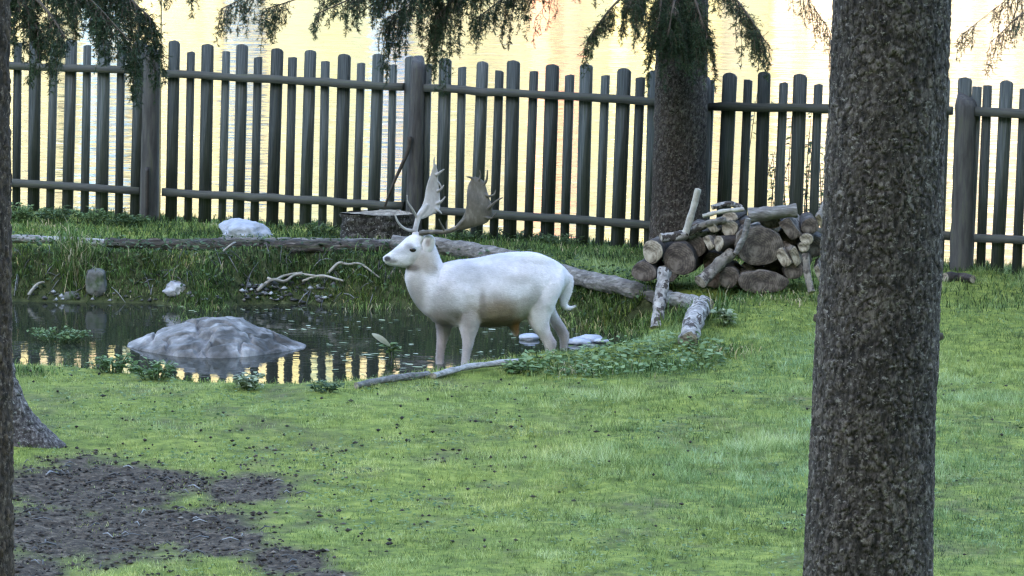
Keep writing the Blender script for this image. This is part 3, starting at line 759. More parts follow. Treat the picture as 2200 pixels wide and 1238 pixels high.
def vis_branch(tree, pts, nsec, slen, seed, mat='needle', r0=.016, **kw):
    add_branch(tree, spline([PY(*a) for a in pts], 22), r0, nsec, slen, seed, mat, **kw)
Y3 = b3.y; Y4 = b4.y
LB = dict(ndl=12, ter=.011, nl=.022)
vis_branch(t3, [(-70, -210, Y3), (90, -110, Y3 - .3), (230, -40, Y3 - .4), (325, 40, Y3 - .5)], 95, .50, 101, **LB)
vis_branch(t3, [(-70, -160, Y3), (60, -70, Y3 - .5), (170, -20, Y3 - .8), (280, 90, Y3 - .9)], 85, .42, 102, **LB)
vis_branch(t3, [(-70, -130, Y3), (20, -50, Y3 - .5), (90, 10, Y3 - .8), (140, 80, Y3 - 1)], 66, .36, 103, **LB)
vis_branch(t3, [(-70, -100, Y3), (0, -40, Y3 - .5), (50, 10, Y3 - .7), (90, 80, Y3 - .8)], 60, .38, 104, **LB)
vis_branch(t3, [(-70, -240, Y3), (180, -150, Y3 + .4), (330, -90, Y3 + .5), (420, -20, Y3 + .6)], 44, .34, 105, **LB)
vis_branch(t3, [(-70, -180, Y3), (100, -100, Y3 + .3), (220, 10, Y3 + .3), (290, 120, Y3 + .3)], 70, .34, 106, **LB)
vis_branch(t3, [(-70, -230, Y3), (80, -140, Y3 + .2), (200, -90, Y3 + .1), (270, -30, Y3)], 70, .40, 107, **LB)
MB_ = dict(ndl=11, ter=.012, nl=.024)
vis_branch(t4, [(1463, -250, Y4), (1100, -140, Y4 - .8), (760, -40, Y4 - 1.2), (570, 20, Y4 - 1.3)], 120, .48, 111, **MB_)
vis_branch(t4, [(1463, -200, Y4), (1200, -100, Y4 - .7), (960, -30, Y4 - 1.0), (830, 40, Y4 - 1.1)], 110, .52, 112, **MB_)
vis_branch(t4, [(1463, -170, Y4), (1250, -90, Y4 - .5), (1110, -20, Y4 - .7), (1010, 50, Y4 - .8)], 70, .46, 113, **MB_)
vis_branch(t4, [(1463, -310, Y4), (1000, -190, Y4 - .6), (660, -70, Y4 - .9), (475, 20, Y4 - 1.0)], 50, .40, 114, start=.5, **MB_)
vis_branch(t4, [(1463, -200, Y4), (1150, -80, Y4 - .9), (1000, -20, Y4 - 1.1), (935, 40, Y4 - 1.2)], 56, .68, 115, start=.45, **MB_)
vis_branch(t4, [(1463, -240, Y4), (1050, -120, Y4 - 1.1), (820, -30, Y4 - 1.4), (680, 30, Y4 - 1.5)], 90, .42, 116, start=.3, **MB_)
vis_branch(t4, [(1463, -220, Y4), (1150, -120, Y4 - .9), (900, -50, Y4 - 1.3), (770, 30, Y4 - 1.4)], 80, .44, 127, start=.3, **MB_)
vis_branch(t4, [(1463, -130, Y4), (1390, -50, Y4 - .5), (1320, 10, Y4 - .7), (1265, 80, Y4 - .8)], 80, .38, 117, **MB_)
vis_branch(t4, [(1463, -130, Y4), (1530, -60, Y4 - .6), (1590, 10, Y4 - .8), (1645, 90, Y4 - .9)], 80, .46, 118, **MB_)
vis_branch(t4, [(1463, -90, Y4), (1455, -30, Y4 - .5), (1445, 20, Y4 - .8), (1435, 80, Y4 - .9)], 90, .50, 119, **MB_)
vis_branch(t4, [(1463, -100, Y4), (1480, -40, Y4 - .5), (1500, 20, Y4 - .8), (1520, 80, Y4 - .9)], 90, .50, 120, **MB_)
vis_branch(t4, [(1463, -80, Y4), (1425, -20, Y4 - .5), (1418, 30, Y4 - .7), (1410, 80, Y4 - .8)], 70, .46, 128, **MB_)
vis_branch(t4, [(1463, -60, Y4), (1475, 0, Y4 - .5), (1470, 50, Y4 - .6), (1478, 100, Y4 - .6)], 70, .40, 129, **MB_)
vis_branch(t4, [(1463, -160, Y4), (1400, -80, Y4 - .9), (1370, -30, Y4 - 1.1), (1350, 20, Y4 - 1.2)], 56, .46, 121, **MB_)
BR_ = dict(ndl=8, ter=.017, nl=.018)
vis_branch(t4, [(1463, -220, Y4), (1330, -140, Y4 + .3), (1230, -60, Y4 + .4), (1150, 40, Y4 + .4)], 30, .46, 122, 'needle_brown', r0=.006, **BR_)
vis_branch(t4, [(1463, -220, Y4), (1600, -130, Y4 - .3), (1700, -50, Y4 - .5), (1785, 70, Y4 - .6)], 50, .40, 123, 'needle_brown', r0=.006, **BR_)
Y5 = p5.y
vis_branch(t5, [(2560, -250, Y5), (2350, -120, Y5 - .3), (2190, -20, Y5 - .5), (2060, 80, Y5 - .6)], 80, .40, 124, 'needle_brown', r0=.006, **BR_)
vis_branch(t5, [(2560, -200, Y5), (2380, -100, Y5 - .3), (2250, -20, Y5 - .5), (2130, 90, Y5 - .6)], 60, .38, 125, 'needle_brown', r0=.006, **BR_)
vis_branch(t5, [(2560, -200, Y5), (2400, -100, Y5 - .8), (2280, -30, Y5 - 1), (2170, 50, Y5 - 1.2)], 46, .32, 126, **BR_)

# ------------------------------------------------------------------ logs that edge the pond
def wood_mat(name, a, b_, c_, sc=(1, 1, 1), moss=None, ns=7):
    return stained(name, [(0.28, a), (0.55, b_), (0.8, c_)], scale=sc, nscale=ns, bstr=.7, bdist=.01, bscale=25, stain=moss, kind='Object')
MT['log_dark'] = wood_mat('dark_rotten_log', (0.010, 0.009, 0.008), (0.055, 0.046, 0.04), (0.28, 0.25, 0.22), (1.0, 7, 12), (3, .5, .72, (0.05, 0.06, 0.03)))
MT['log_grey'] = wood_mat('grey_barkless_log', (0.05, 0.045, 0.042), (0.16, 0.15, 0.14), (0.36, 0.345, 0.32), (1.5, 5, 8), (4, .55, .75, (0.06, 0.06, 0.045)))
MT['log_pale'] = wood_mat('pale_weathered_log', (0.10, 0.09, 0.08), (0.30, 0.29, 0.28), (0.5, 0.49, 0.47), (1.5, 5, 8), (5, .55, .7, (0.09, 0.08, 0.07)))
MT['birch'] = wood_mat('peeling_birch_bark', (0.03, 0.025, 0.022), (0.30, 0.28, 0.26), (0.52, 0.50, 0.47), (6, 6, 6), (3, .52, .58, (0.05, 0.04, 0.034)), 2.2)
MT['bark_log'] = wood_mat('rough_log_bark', (0.012, 0.010, 0.009), (0.04, 0.032, 0.028), (0.11, 0.09, 0.078), (2, 2, 2), (3, .58, .75, (0.13, 0.12, 0.105)))
def end_mat(name, a, b_, c_):
    m, n, b = new_mat(name); v = coords(n); ns = nd(n, 'ShaderNodeTexNoise'); ns.inputs['Scale'].default_value = 9; n.links.new(v, ns.inputs['Vector'])
    sub = nd(n, 'ShaderNodeVectorMath', operation='MULTIPLY_ADD'); sub.inputs[1].default_value = (.05, .05, .05); n.links.new(ns.outputs['Color'], sub.inputs[0]); n.links.new(v, sub.inputs[2])
    ln = nd(n, 'ShaderNodeVectorMath', operation='LENGTH'); n.links.new(sub.outputs[0], ln.inputs[0])
    w = nd(n, 'ShaderNodeMath', operation='SINE'); mu = nd(n, 'ShaderNodeMath', operation='MULTIPLY'); mu.inputs[1].default_value = 420
    n.links.new(ln.outputs['Value'], mu.inputs[0]); n.links.new(mu.outputs[0], w.inputs[0])
    ma = nd(n, 'ShaderNodeMath', operation='MULTIPLY_ADD'); ma.inputs[1].default_value = .035; n.links.new(w.outputs[0], ma.inputs[0]); n.links.new(noise(n, v, 16, 5, .65), ma.inputs[2])
    c = ramp(n, ma.outputs[0], [(.36, a), (.5, b_), (.64, c_)])
    n.links.new(c, b.inputs['Base Color']); b.inputs['Roughness'].default_value = .9; bump(n, b, ma.outputs[0], .5, .006); return m
MT['end_brown'] = end_mat('brown_sawn_end', (0.022, 0.016, 0.013), (0.065, 0.05, 0.04), (0.14, 0.115, 0.095))
MT['end_pale'] = end_mat('pale_sawn_end', (0.06, 0.047, 0.035), (0.22, 0.185, 0.14), (0.38, 0.335, 0.27))
MT['split_pale'] = wood_mat('pale_split_wood', (0.05, 0.04, 0.032), (0.20, 0.175, 0.145), (0.42, 0.39, 0.34), (2, 2, 2), (7, .50, .58, (0.05, 0.04, 0.033)), 6)

def lying_log(name, pts, r, mat, endmat, label, cat='log', group=None, n=26, ns=14, wob=.16, flat=1.0, seed=1, rough_=.3):
    """a log lying along world points: side as one part, each sawn end as another"""
    n, ns = int(n * 2.2), int(ns * 1.7)
    p = spline(pts, n); rad = np.linspace(r[0], r[1], n) * (1 + .05 * np.sin(np.arange(n) * .6 + seed))
    o = thing(name, tuple(p[0]), label, cat, group)
    v, q, t = tube(p, rad, ns, wob, seed)
    if flat != 1.0:
        c = np.repeat(p, ns, 0); v[:, 2] = c[:, 2] + (v[:, 2] - c[:, 2]) * flat
    ctr = np.repeat(p, ns, 0); rel = v - ctr; ln = np.repeat(np.concatenate([[0], np.cumsum(np.linalg.norm(np.diff(p, axis=0), axis=1))]), ns)
    un = rel / np.maximum(np.linalg.norm(rel, axis=1, keepdims=True), 1e-6); gv = np.stack([un[:, 0] * 3.4 + un[:, 1] * 2.0, un[:, 2] * 3.4, ln * 5.0], 1) + seed
    crack = 1 - np.abs(fbm(gv, 3, seed)) * 2.2
    v = ctr + rel * (1 - rough_ * np.clip(crack - .55, 0, 1) + .5 * rough_ * fbm(gv * (1, 1, 2.2), 3, seed + 4))[:, None]
    part('bark', v, [q], mat, o, smooth_shade=True)
    for ring, sg in ((v[:ns], -1), (v[-ns:], 1)):
        c = ring.mean(0); k = np.arange(ns); out = nrm(p[-1] - p[-2]) * .004 * sg if sg > 0 else nrm(p[0] - p[1]) * .004
        vv = np.concatenate([ring, c[None] + out]) - c; f = np.stack([k, (k + 1) % ns, np.full(ns, ns)], 1)
        if sg < 0: f = f[:, ::-1]
        e = link('sawn_end', mesh_np('sawn_end', vv, f, endmat), o); e.location = Vector(c) - o.location
    return o
def bank(px, py, r): g_ = G(px, py); return Vector((g_.x, g_.y, g_.z + r * .6))
E = MT['end_brown']
def top_at(px, py, Y): return PY(px, py, Y)
Yb = PZ(500, 535, 0).y
lying_log('edging_log', [top_at(-120, 512, Yb), top_at(60, 514, Yb), top_at(235, 522, Yb + .05)], (.035, .028), MT['log_pale'], E, 'flat pale grey log on the pond bank behind the clump of reeds', 'log', 'logs edging the pond', seed=3)
lying_log('edging_log', [top_at(225, 526, Yb), top_at(420, 530, Yb - .05), top_at(640, 534, Yb - .12), top_at(865, 537, Yb - .15)], (.052, .07), MT['log_dark'], E, 'long dark rotten log lying under the rounded pale blue rock', 'log', 'logs edging the pond', n=40, seed=5, rough_=.6)
lying_log('edging_log', [top_at(470, 518, Yb + .15), top_at(660, 520, Yb + .1), top_at(850, 524, Yb + .1)], (.03, .036), MT['log_grey'], E, 'thin grey weathered pole lying on the dark log before the stump', 'log', 'logs edging the pond', n=30, seed=6, rough_=.4)
Yc = Yb - .15
lying_log('edging_log', [top_at(846, 524, Yc), top_at(960, 532, Yc - .2), top_at(1095, 556, Yc - .6), top_at(1225, 592, G(1225, 615).y), top_at(1330, 616, G(1330, 640).y), top_at(1440, 643, G(1440, 662).y)],
          (.065, .062), MT['log_grey'], MT['end_pale'], 'long grey barkless log passing behind the white stag towards the firewood', 'log', 'logs edging the pond', n=56, ns=18, seed=8)
lying_log('edging_log', [top_at(1432, 641, G(1440, 664).y - .1), top_at(1478, 648, G(1478, 672).y - .06), top_at(1522, 658, G(1522, 680).y - .06)], (.05, .055), MT['log_pale'], MT['end_pale'], 'short pale log joining the grey log to the crumbling corner log', 'log', 'logs edging the pond', n=16, seed=9)
pa = top_at(1512, 655, G(1512, 680).y - .12); pb = G(1478, 742)
lying_log('edging_log', [pa, (pa + pb) / 2 + Vector((0, 0, .06)), pb + Vector((0, 0, .03))], (.062, .07), MT['birch'], MT['end_pale'], 'thick crumbling whitish log turning the corner of the pond edge', 'log', 'logs edging the pond', n=18, wob=.3, seed=12)
pa = top_at(1428, 582, G(1428, 640).y - .15); pb = G(1409, 706)
lying_log('edging_log', [pa, (pa + pb) / 2, pb], (.048, .04), MT['birch'], MT['end_pale'], 'peeling birch log propped upright against the grey log by the firewood', 'log', 'logs edging the pond', n=18, wob=.2, seed=14)
lying_log('edging_log', [G(930, 816) + Vector((0, 0, .025)), G(1010, 800) + Vector((0, 0, .035)), G(1120, 786) + Vector((0, 0, .03))], (.026, .03), MT['log_pale'], MT['end_pale'], 'pale bluish weathered pole lying at the hooves of the stag', 'log', 'logs edging the pond', n=18, flat=.7, seed=15)
lying_log('edging_log', [G(765, 836) + Vector((0, 0, .02)), G(840, 824) + Vector((0, 0, .03)), G(920, 812) + Vector((0, 0, .02))], (.02, .024), MT['log_grey'], MT['end_pale'], 'thin grey broken pole on the shore below the fence reflections', 'log', 'logs edging the pond', n=18, seed=16)
lying_log('edging_log', [PZ(2030, 598, 0), PZ(2060, 596, 0), PZ(2090, 600, 0)], (.04, .03), MT['bark_log'], MT['end_pale'], 'small log end lying in the grass beside the trunk at the fence foot', 'log', n=10, seed=18)
# the sawn stump
sp = PZ(806, 514, 0.0); st = thing('tree_stump', (sp.x, sp.y, sp.z), 'broad low sawn tree stump with dark bark behind the head of the stag', 'stump')
ns = 48; zs = np.linspace(-.1, .2, 26); ang = np.linspace(0, 2 * np.pi, ns, endpoint=False)
R = (.255 + .02 * np.cos(3 * ang + 1) + .012 * np.cos(5 * ang))[None] * (1 + .10 * np.exp(-(zs + .1) / .08))[:, None]
P = np.stack([sp.x + R * np.cos(ang), sp.y + .8 * R * np.sin(ang), sp.z + zs[:, None] + 0 * R], 2); p = P.reshape(-1, 3)
f1, f2, cid = worley(p / np.array([.045, .045, .07]), 5); R = R + (.022 * (smooth(0, .4, f2 - f1) * (.4 + .6 * cid))).reshape(R.shape)
P = np.stack([sp.x + R * np.cos(ang), sp.y + .8 * R * np.sin(ang), sp.z + zs[:, None] + 0 * R], 2)
q, t = ring_faces(26, ns, False); MT['bark_stump'] = bark_mat('lichened_stump_bark', (0.016, 0.014, 0.013), (0.075, 0.068, 0.064), (0.19, 0.18, 0.17), (0.26, 0.26, 0.245))
part('bark', P.reshape(-1, 3), [q], MT['bark_stump'], st, smooth_shade=False, tint=np.clip(smooth(0, .4, f2 - f1) * (.4 + .6 * cid), 0, 1))
tv = np.concatenate([P[-1] + np.array((0, 0, .012)) * np.sin(ang * 2)[:, None], [[sp.x, sp.y, sp.z + .2]]]); k = np.arange(ns)
e = link('sawn_top', mesh_np('sawn_top', tv - np.array((sp.x, sp.y, sp.z + .2)), np.stack([k, (k + 1) % ns, np.full(ns, ns)], 1), MT['end_pale']), st); e.location = (0, 0, .2)

# ------------------------------------------------------------------ firewood pile
YF = G(1600, 640).y + .12
def cross(kind, rx, rz, n, rg):
    a = np.linspace(0, 2 * np.pi, n, endpoint=False)
    if kind == 'split':      # a wedge: flat split faces, one barked arc
        r = np.minimum(1.0, 0.52 / np.maximum(np.abs(np.cos(a - 0.6)), .3)) * np.where(np.sin(a + .5) > .2, .8, 1.0)
    elif kind == 'heart':
        r = 1 - .16 * np.exp(-((a - 2.0) / .35) ** 2) + .08 * np.cos(2 * a + .7) + .05 * np.cos(3 * a)
    else: r = 1 + .05 * np.cos(2 * a + rg.uniform(0, 6)) + .04 * np.cos(3 * a + rg.uniform(0, 6))
    r = r * (1 + rg.normal(0, .018, n))
    return np.stack([rx * r * np.cos(a), rz * r * np.sin(a)], 1)
S_F = PY(1601, 560, YF) - PY(1600, 560, YF); PXM = S_F.x        # metres per photograph pixel at the pile
def end_log(fx, fy, rx, ry, kind, dY, L, yaw, pit, bark, endm, label, seed, hollow=.012):
    rg = np.random.default_rng(seed); c = np.array(PY(fx, fy, YF + dY)); n = 26
    o = thing('firewood_log', tuple(c), label, 'log', 'logs of the firewood pile')
    cs = cross(kind, rx * PXM, ry * PXM, n, rg)
    ax = np.array((math.sin(yaw) * math.cos(pit), math.cos(yaw) * math.cos(pit), math.sin(pit)))
    u = nrm(np.cross(ax, (0, 0, 1.0))); w = np.cross(u, ax); m = 12; s = np.linspace(0, L, m)
    V = c + s[:, None, None] * ax + cs[None, :, :1] * u + cs[None, :, 1:] * w
    rel = V - (c + s[:, None, None] * ax); k_ = 1 + .16 * fbm(V.reshape(-1, 3) * 26, 3, seed).reshape(m, n, 1); k_[0] = 1
    V = c + s[:, None, None] * ax + rel * k_
    back = np.concatenate([V.reshape(-1, 3), [c + ax * L]]); q, _ = ring_faces(m, n, False); kk = np.arange(n)
    bt = np.stack([(m - 1) * n + kk, (m - 1) * n + (kk + 1) % n, np.full(n, m * n)], 1)
    part('bark', back, [q, bt], bark, o, smooth_shade=True)
    rings = [c + (V[0] - c) * f + ax * d for f, d in ((1.0, 0.0), (.93, -.004), (.5, -.002 + hollow * .2), )]
    vv = np.concatenate(rings + [[c + ax * hollow * .3]]); q2 = []
    for rr in range(2): q2 += [(rr * n + k, (rr + 1) * n + k, (rr + 1) * n + (k + 1) % n, rr * n + (k + 1) % n) for k in range(n)]
    t2 = np.stack([2 * n + kk, np.full(n, 3 * n), 2 * n + (kk + 1) % n], 1)
    part('sawn_end', vv, [np.array(q2), t2], endm, o)
    return o
def side_log(pts, r, mat, endm, label, dY=0.0, flat=1.0, seed=1, wob=.14, ns=12, n=16):
    P_ = [PY(a, b, YF + dY + (c[0] if c else 0)) for a, b, *c in pts]
    return lying_log('firewood_log', P_, tuple(x * PXM for x in r), mat, endm, label, 'log', 'logs of the firewood pile', n, ns, wob, flat, seed)
BL, EB, EP, SP = MT['bark_log'], MT['end_brown'], MT['end_pale'], MT['split_pale']
end_log(1402, 541, 23, 24, 'round', .02, .42, .25, 0, BL, EP, 'small round log with a pale cracked end at the outer edge of the pile', 1)
end_log(1460, 557, 35, 35, 'round', .03, .5, .2, .02, BL, EB, 'thick round log with a dark brown end between pale cracked and split logs', 2)
end_log(1383, 584, 26, 22, 'round', .0, .4, .2, 0, BL, EB, 'dark log lying lowest under the small pale cracked end', 3)
end_log(1432, 588, 24, 20, 'round', .05, .4, .1, 0, BL, EB, 'dark log half hidden behind the top of the propped birch log', 4)
end_log(1630, 528, 50, 46, 'heart', .0, .46, -.05, .02, SP, EB, 'largest log with a heart shaped brown end in the middle of the pile', 5)
end_log(1638, 606, 52, 27, 'heart', -.03, .46, -.1, .0, SP, EB, 'wide oval log with pale rim at the very bottom of the pile', 6)
end_log(1566, 596, 23, 23, 'round', -.02, .4, .1, 0, BL, EB, 'small round brown log end on the grass below the diagonal split log', 7)
end_log(1697, 490, 29, 26, 'split', .03, .42, .2, .0, SP, EB, 'split log with a pale roof shaped back on the heart shaped log', 8)
end_log(1740, 486, 18, 18, 'round', .05, .4, 0, 0, BL, EB, 'little dark round log next to the roof shaped split log', 9)
end_log(1706, 580, 20, 22, 'round', .0, .4, -.1, 0, BL, EB, 'dark round log low down beside the leaning white stick', 10)
end_log(1682, 551, 24, 24, 'split', -.01, .36, .4, 0, SP, EP, 'pale wedge of split wood right of the heart shaped log'.replace('right of', 'tucked against'), 11)
end_log(1709, 549, 17, 25, 'split', -.02, .36, -.3, .1, SP, EP, 'narrow pale wedge of split wood standing above a dark round log', 12)
end_log(1544, 523, 15, 17, 'round', .02, .42, .9, 0, BL, EP, 'pale round end of a log reaching sideways over the thick dark log', 13)
end_log(1522, 520, 17, 18, 'split', .06, .4, .6, 0, SP, EP, 'pale split end next to a pale round end above the thick dark log', 14)
end_log(1568, 491, 18, 17, 'round', .1, .4, .2, 0, BL, EP, 'small pale log end in the dark hollow behind the bent stick', 15)
end_log(1529, 486, 20, 15, 'split', .1, .4, .3, 0, SP, EP, 'pale flat split log under the long thin curved branch', 16)
end_log(1568, 467, 17, 12, 'round', .14, .4, .2, 0, BL, EP, 'small pale log end just beneath the flat bleached slab on top', 17)
end_log(1733, 514, 15, 12, 'round', .0, .36, .1, 0, BL, EP, 'small orange brown log end under the little dark round log', 18)
end_log(1727, 531, 13, 11, 'round', .0, .36, 0, 0, BL, EP, 'smallest brown log end wedged above the leaning white stick', 19)
end_log(1762, 474, 12, 20, 'split', .08, .3, .3, .4, SP, EP, 'pale split chunk standing up at the far end against the thick trunk', 20)
end_log(1758, 585, 11, 20, 'split', .0, .3, .1, .1, SP, EP, 'pale split chunk at the bottom touching the thick trunk', 21)
end_log(1490, 528, 26, 26, 'round', .16, .3, .2, 0, BL, EB, 'dark barked log filling the gap behind the pale round end', 22)
end_log(1610, 575, 20, 14, 'split', .08, .36, .2, 0, BL, EB, 'dark split log squeezed between the heart shaped and the oval log', 23)
end_log(1655, 475, 24, 16, 'round', .12, .36, .2, 0, BL, EB, 'dark log under the grey round timber lying along the top', 24)
for k, (a, b0, r_, lb) in enumerate(((1535, 566, 26, 'dark log deep in the gap beside the thick dark log'), (1572, 522, 28, 'dark log deep behind the upper end of the diagonal split log'), (1600, 492, 24, 'dark log deep behind the bent grey stick'),
                                     (1668, 572, 28, 'dark log deep between the oval log and the pale wedges'), (1534, 600, 22, 'dark log deep in the gap under the diagonal split log'), (1718, 556, 26, 'dark log deep behind the leaning white stick'), (1692, 512, 24, 'dark log deep between the roof shaped split log and the pale wedges'), (1752, 530, 24, 'dark log deep at the far end of the pile against the thick trunk'), (1500, 498, 20, 'dark log deep under the peeling birch log'))):
    end_log(a, b0, r_, r_ * .9, 'round', .22, .3, .1, 0, BL, EB, lb, 60 + k)
side_log([(1573, 542, .1), (1540, 572, .02), (1504, 606, -.1)], (13, 15), SP, EP, 'whitish split log lying diagonally down the front of the pile', -.06, seed=31)
side_log([(1608, 464), (1660, 458), (1712, 452)], (17, 15), MT['log_grey'], EB, 'round grey timber lying lengthwise along the top of the pile', .06, seed=32, wob=.05)
side_log([(1420, 512, .05), (1480, 505, .1), (1545, 494, .15)], (11, 12), MT['birch'], EP, 'peeling birch log lying across the thick dark log', .08, seed=33)
side_log([(1530, 446, .05), (1565, 438, .08), (1592, 446, .1)], (8, 9), MT['birch'], EP, 'flat bleached slab of wood lying at the top of the pile', .12, flat=.7, seed=34)
side_log([(1510, 465), (1550, 455), (1598, 450)], (5, 5), MT['deadwood'], EP, 'long thin curved branch resting on small pale log ends', .02, seed=35, ns=8)
side_log([(1608, 470), (1600, 505), (1580, 545)], (7, 6), MT['log_grey'], EP, 'bent grey stick hanging down across the side of the heart shaped log', -.1, seed=36, ns=8)
side_log([(1731, 546), (1735, 590, -.05), (1744, 628, -.1)], (8, 8), SP, EP, 'white stick leaning steeply against the end of the pile', -.1, seed=37, ns=8)
side_log([(1500, 406), (1489, 450), (1473, 500)], (7, 8), MT['deadwood'], EP, 'tall pale stick standing up out of the pile before the spruce', .06, seed=38, ns=8)
side_log([(1478, 500), (1520, 482), (1560, 474)], (9, 8), SP, EP, 'pale split rail lying behind the foot of the tall stick', .12, seed=39, ns=8)

# ------------------------------------------------------------------ stones
def rock_mat(name, a, b_, c_, moss=None): return stained(name, [(0.3, a), (0.52, b_), (0.75, c_)], nscale=5, bstr=.8, bdist=.02, bscale=14, stain=moss, rough=.8)
MT['boulder'] = rock_mat('grey_boulder', (0.028, 0.027, 0.025), (0.16, 0.152, 0.146), (0.42, 0.405, 0.39), (3.6, .5, .62, (0.05, 0.047, 0.042)))
MT['rock_blue'] = rock_mat('pale_bluish_rock', (0.20, 0.21, 0.235), (0.32, 0.34, 0.385), (0.42, 0.44, 0.49), (5, .56, .72, (0.10, 0.11, 0.09)))
MT['rock_white'] = rock_mat('whitish_rock', (0.10, 0.10, 0.11), (0.30, 0.30, 0.315), (0.45, 0.45, 0.46))
MT['stone_grey'] = rock_mat('grey_stone', (0.05, 0.05, 0.045), (0.12, 0.12, 0.115), (0.22, 0.22, 0.21), (6, .5, .65, (0.04, 0.06, 0.025)))
# the boulder in the pond, from its height along the width
cL, cR = PZ(262, 742, WATER_Z), PZ(670, 744, WATER_Z); W = cR.x - cL.x; m_px = W / 396
prof = [(0, 0), (30, 12), (70, 29), (110, 46), (138, 57), (176, 60), (214, 71), (240, 64), (280, 45), (317, 29), (360, 12), (396, 1)]
nx, ny = 230, 110; uu = np.linspace(0, 1, nx); vv = np.linspace(-1, 1, ny); U, Vv = np.meshgrid(uu, vv)
Hh = np.interp(U * 396, [a for a, _ in prof], [b for _, b in prof]) * m_px * 1.04
dep = np.where(Vv < 0, 0.74, 0.30) * np.sin(np.pi * np.clip(U, 0.001, .999)) ** .9 + .02
zz = .93 * Hh * np.clip(1 - np.abs(Vv) ** 1.35, 0, 1)
Xb = cL.x + U * W; Yb_ = cL.y + (cR.y - cL.y) * U + Vv * dep + .0
pb_ = np.stack([Xb, Yb_, zz], 2).reshape(-1, 3)
rid = 1 - np.abs(fbm(np.stack([pb_[:, 0] * 1.5 + pb_[:, 2] * 3, pb_[:, 1] * 4, pb_[:, 2] * 11 - pb_[:, 0] * 2.4], 1), 4, 71)) * 2
q_ = pb_ * np.array([3.0, 4.5, 7]) + .5 * np.stack([fbm(pb_ * 4, 2, 75), fbm(pb_ * 4, 2, 76), 0 * U.ravel()], 1); w1, w2, wc = worley(q_, 74); fr = 1 - smooth(0, .12, w2 - w1)
zz = zz.ravel() * (1 + .06 * fbm(pb_ * 5, 3, 72)) + (.03 * (rid - .6) + .016 * (wc - .5) * smooth(0, .3, w2 - w1) - .035 * fr + .007 * fbm(pb_ * 16, 4, 73)) * np.clip(zz.ravel() / .05, 0, 1)
edge_ = np.clip((1 - np.abs(Vv.ravel())) * 6, 0, 1) * np.clip(np.minimum(U, 1 - U).ravel() * 30, 0, 1)
pb_[:, 2] = WATER_Z - .12 + .12 * edge_ + zz
bo = thing('boulder', (cL.x + W / 2, cL.y, WATER_Z), 'large low grey boulder rising out of the pond water', 'boulder')
a_, b_ = np.meshgrid(np.arange(ny - 1), np.arange(nx - 1), indexing='ij'); k0 = (a_ * nx + b_).ravel()
part('stone', pb_, [np.stack([k0, k0 + 1, k0 + nx + 1, k0 + nx], 1)], MT['boulder'], bo, smooth_shade=True)

def ico_rock(c, size, mat, name, label, cat, seed, rough_=.25, sub=4, boxy=0.0, group=None, tilt=0):
    bm = bmesh.new(); bmesh.ops.create_icosphere(bm, subdivisions=sub, radius=1.0); v = np.array([x.co[:] for x in bm.verts]); f = np.array([[w.index for w in x.verts] for x in bm.faces]); bm.free()
    if boxy: v = v / (np.abs(v) ** 6).sum(1, keepdims=True) ** (boxy / 6)
    f1, f2, _ = worley(v * 1.3 + seed, seed)
    v = v * (1 + rough_ * fbm(v * 1.4 + seed * 3.1, 4, seed) - .12 * rough_ * f1)[:, None] * np.array(size)
    if tilt: ca, sa = math.cos(tilt), math.sin(tilt); v = np.stack([v[:, 0] * ca - v[:, 2] * sa, v[:, 1], v[:, 0] * sa + v[:, 2] * ca], 1)
    o = link(name, mesh_np(name, v, f, mat, True)); o.location = c
    return tag(o, label, cat, group)
ico_rock(PZ(528, 508, 0.02), (.205, .17, .115), MT['rock_blue'], 'rock', 'smooth rounded pale blue rock sitting on the bank in front of the fence', 'rock', 3, .55, tilt=-.12)
g_ = G(376, 634); ico_rock((g_.x, g_.y + .03, g_.z + .04), (.092, .07, .055), MT['rock_white'], 'rock', 'small white angular rock lying at the water edge of the far bank', 'rock', 5, .5)
g_ = G(205, 640); ico_rock((g_.x, g_.y + .05, g_.z + .11), (.078, .07, .10), MT['stone_grey'], 'stone_block', 'squarish upright grey stone at the reeds by the water', 'stone', 6, .3, boxy=.75)
g_ = G(150, 648); ico_rock((g_.x, g_.y + .04, g_.z + .03), (.06, .05, .045), MT['stone_grey'], 'stone', 'low grey stone half sunk beside the squarish upright stone', 'stone', 9, .3, 3)
MT['flat_white'] = rock_mat('bleached_stone', (0.16, 0.165, 0.19), (0.30, 0.315, 0.36), (0.42, 0.44, 0.49))
for k, (a, b0, sx, sz) in enumerate(((1262, 742, .10, .035), (1245, 748, .085, .028), (1135, 738, .075, .03), (1292, 745, .05, .02))):
    p_ = PZ(a, b0 - 12, WATER_Z + .01)
    ico_rock((p_.x, p_.y, WATER_Z + .012), (sx, .07, sz), MT['flat_white'], 'flat_stone', ('widest flat bleached stone in the shallow water behind the hind hooves', 'flat bleached stone nearest the far hind leg at the water edge'.replace('nearest', 'touching'), 'flat bleached stone under the belly of the stag', 'smallest bleached stone in the shallows beside the leafy shore plants')[k], 'stone', 20 + k, .35, 3)
rub = []
for k in range(90):
    g_ = G(random.uniform(520, 720), random.uniform(610, 652)); rub.append((g_.x, g_.y, g_.z + .01))
for k in range(40):
    g_ = G(random.uniform(60, 480), random.uniform(630, 650)); rub.append((g_.x, g_.y, g_.z + .01))
MT['rubble'] = tinted('shore_rubble', [(0, (0.03, 0.03, 0.03)), (.6, (0.12, 0.12, 0.125)), (1, (0.42, 0.43, 0.45))], .8, 0)
rub = np.array(rub); v, t = lumps(rub, RNG.uniform(.01, .032, len(rub)), .6)
tag(link('shore_rubble', mesh_np('shore_rubble', v, t, MT['rubble'], False, np.repeat(RNG.random(len(rub)), 6))), 'broken pale and dark stones littering the muddy far shore', kind='stuff')

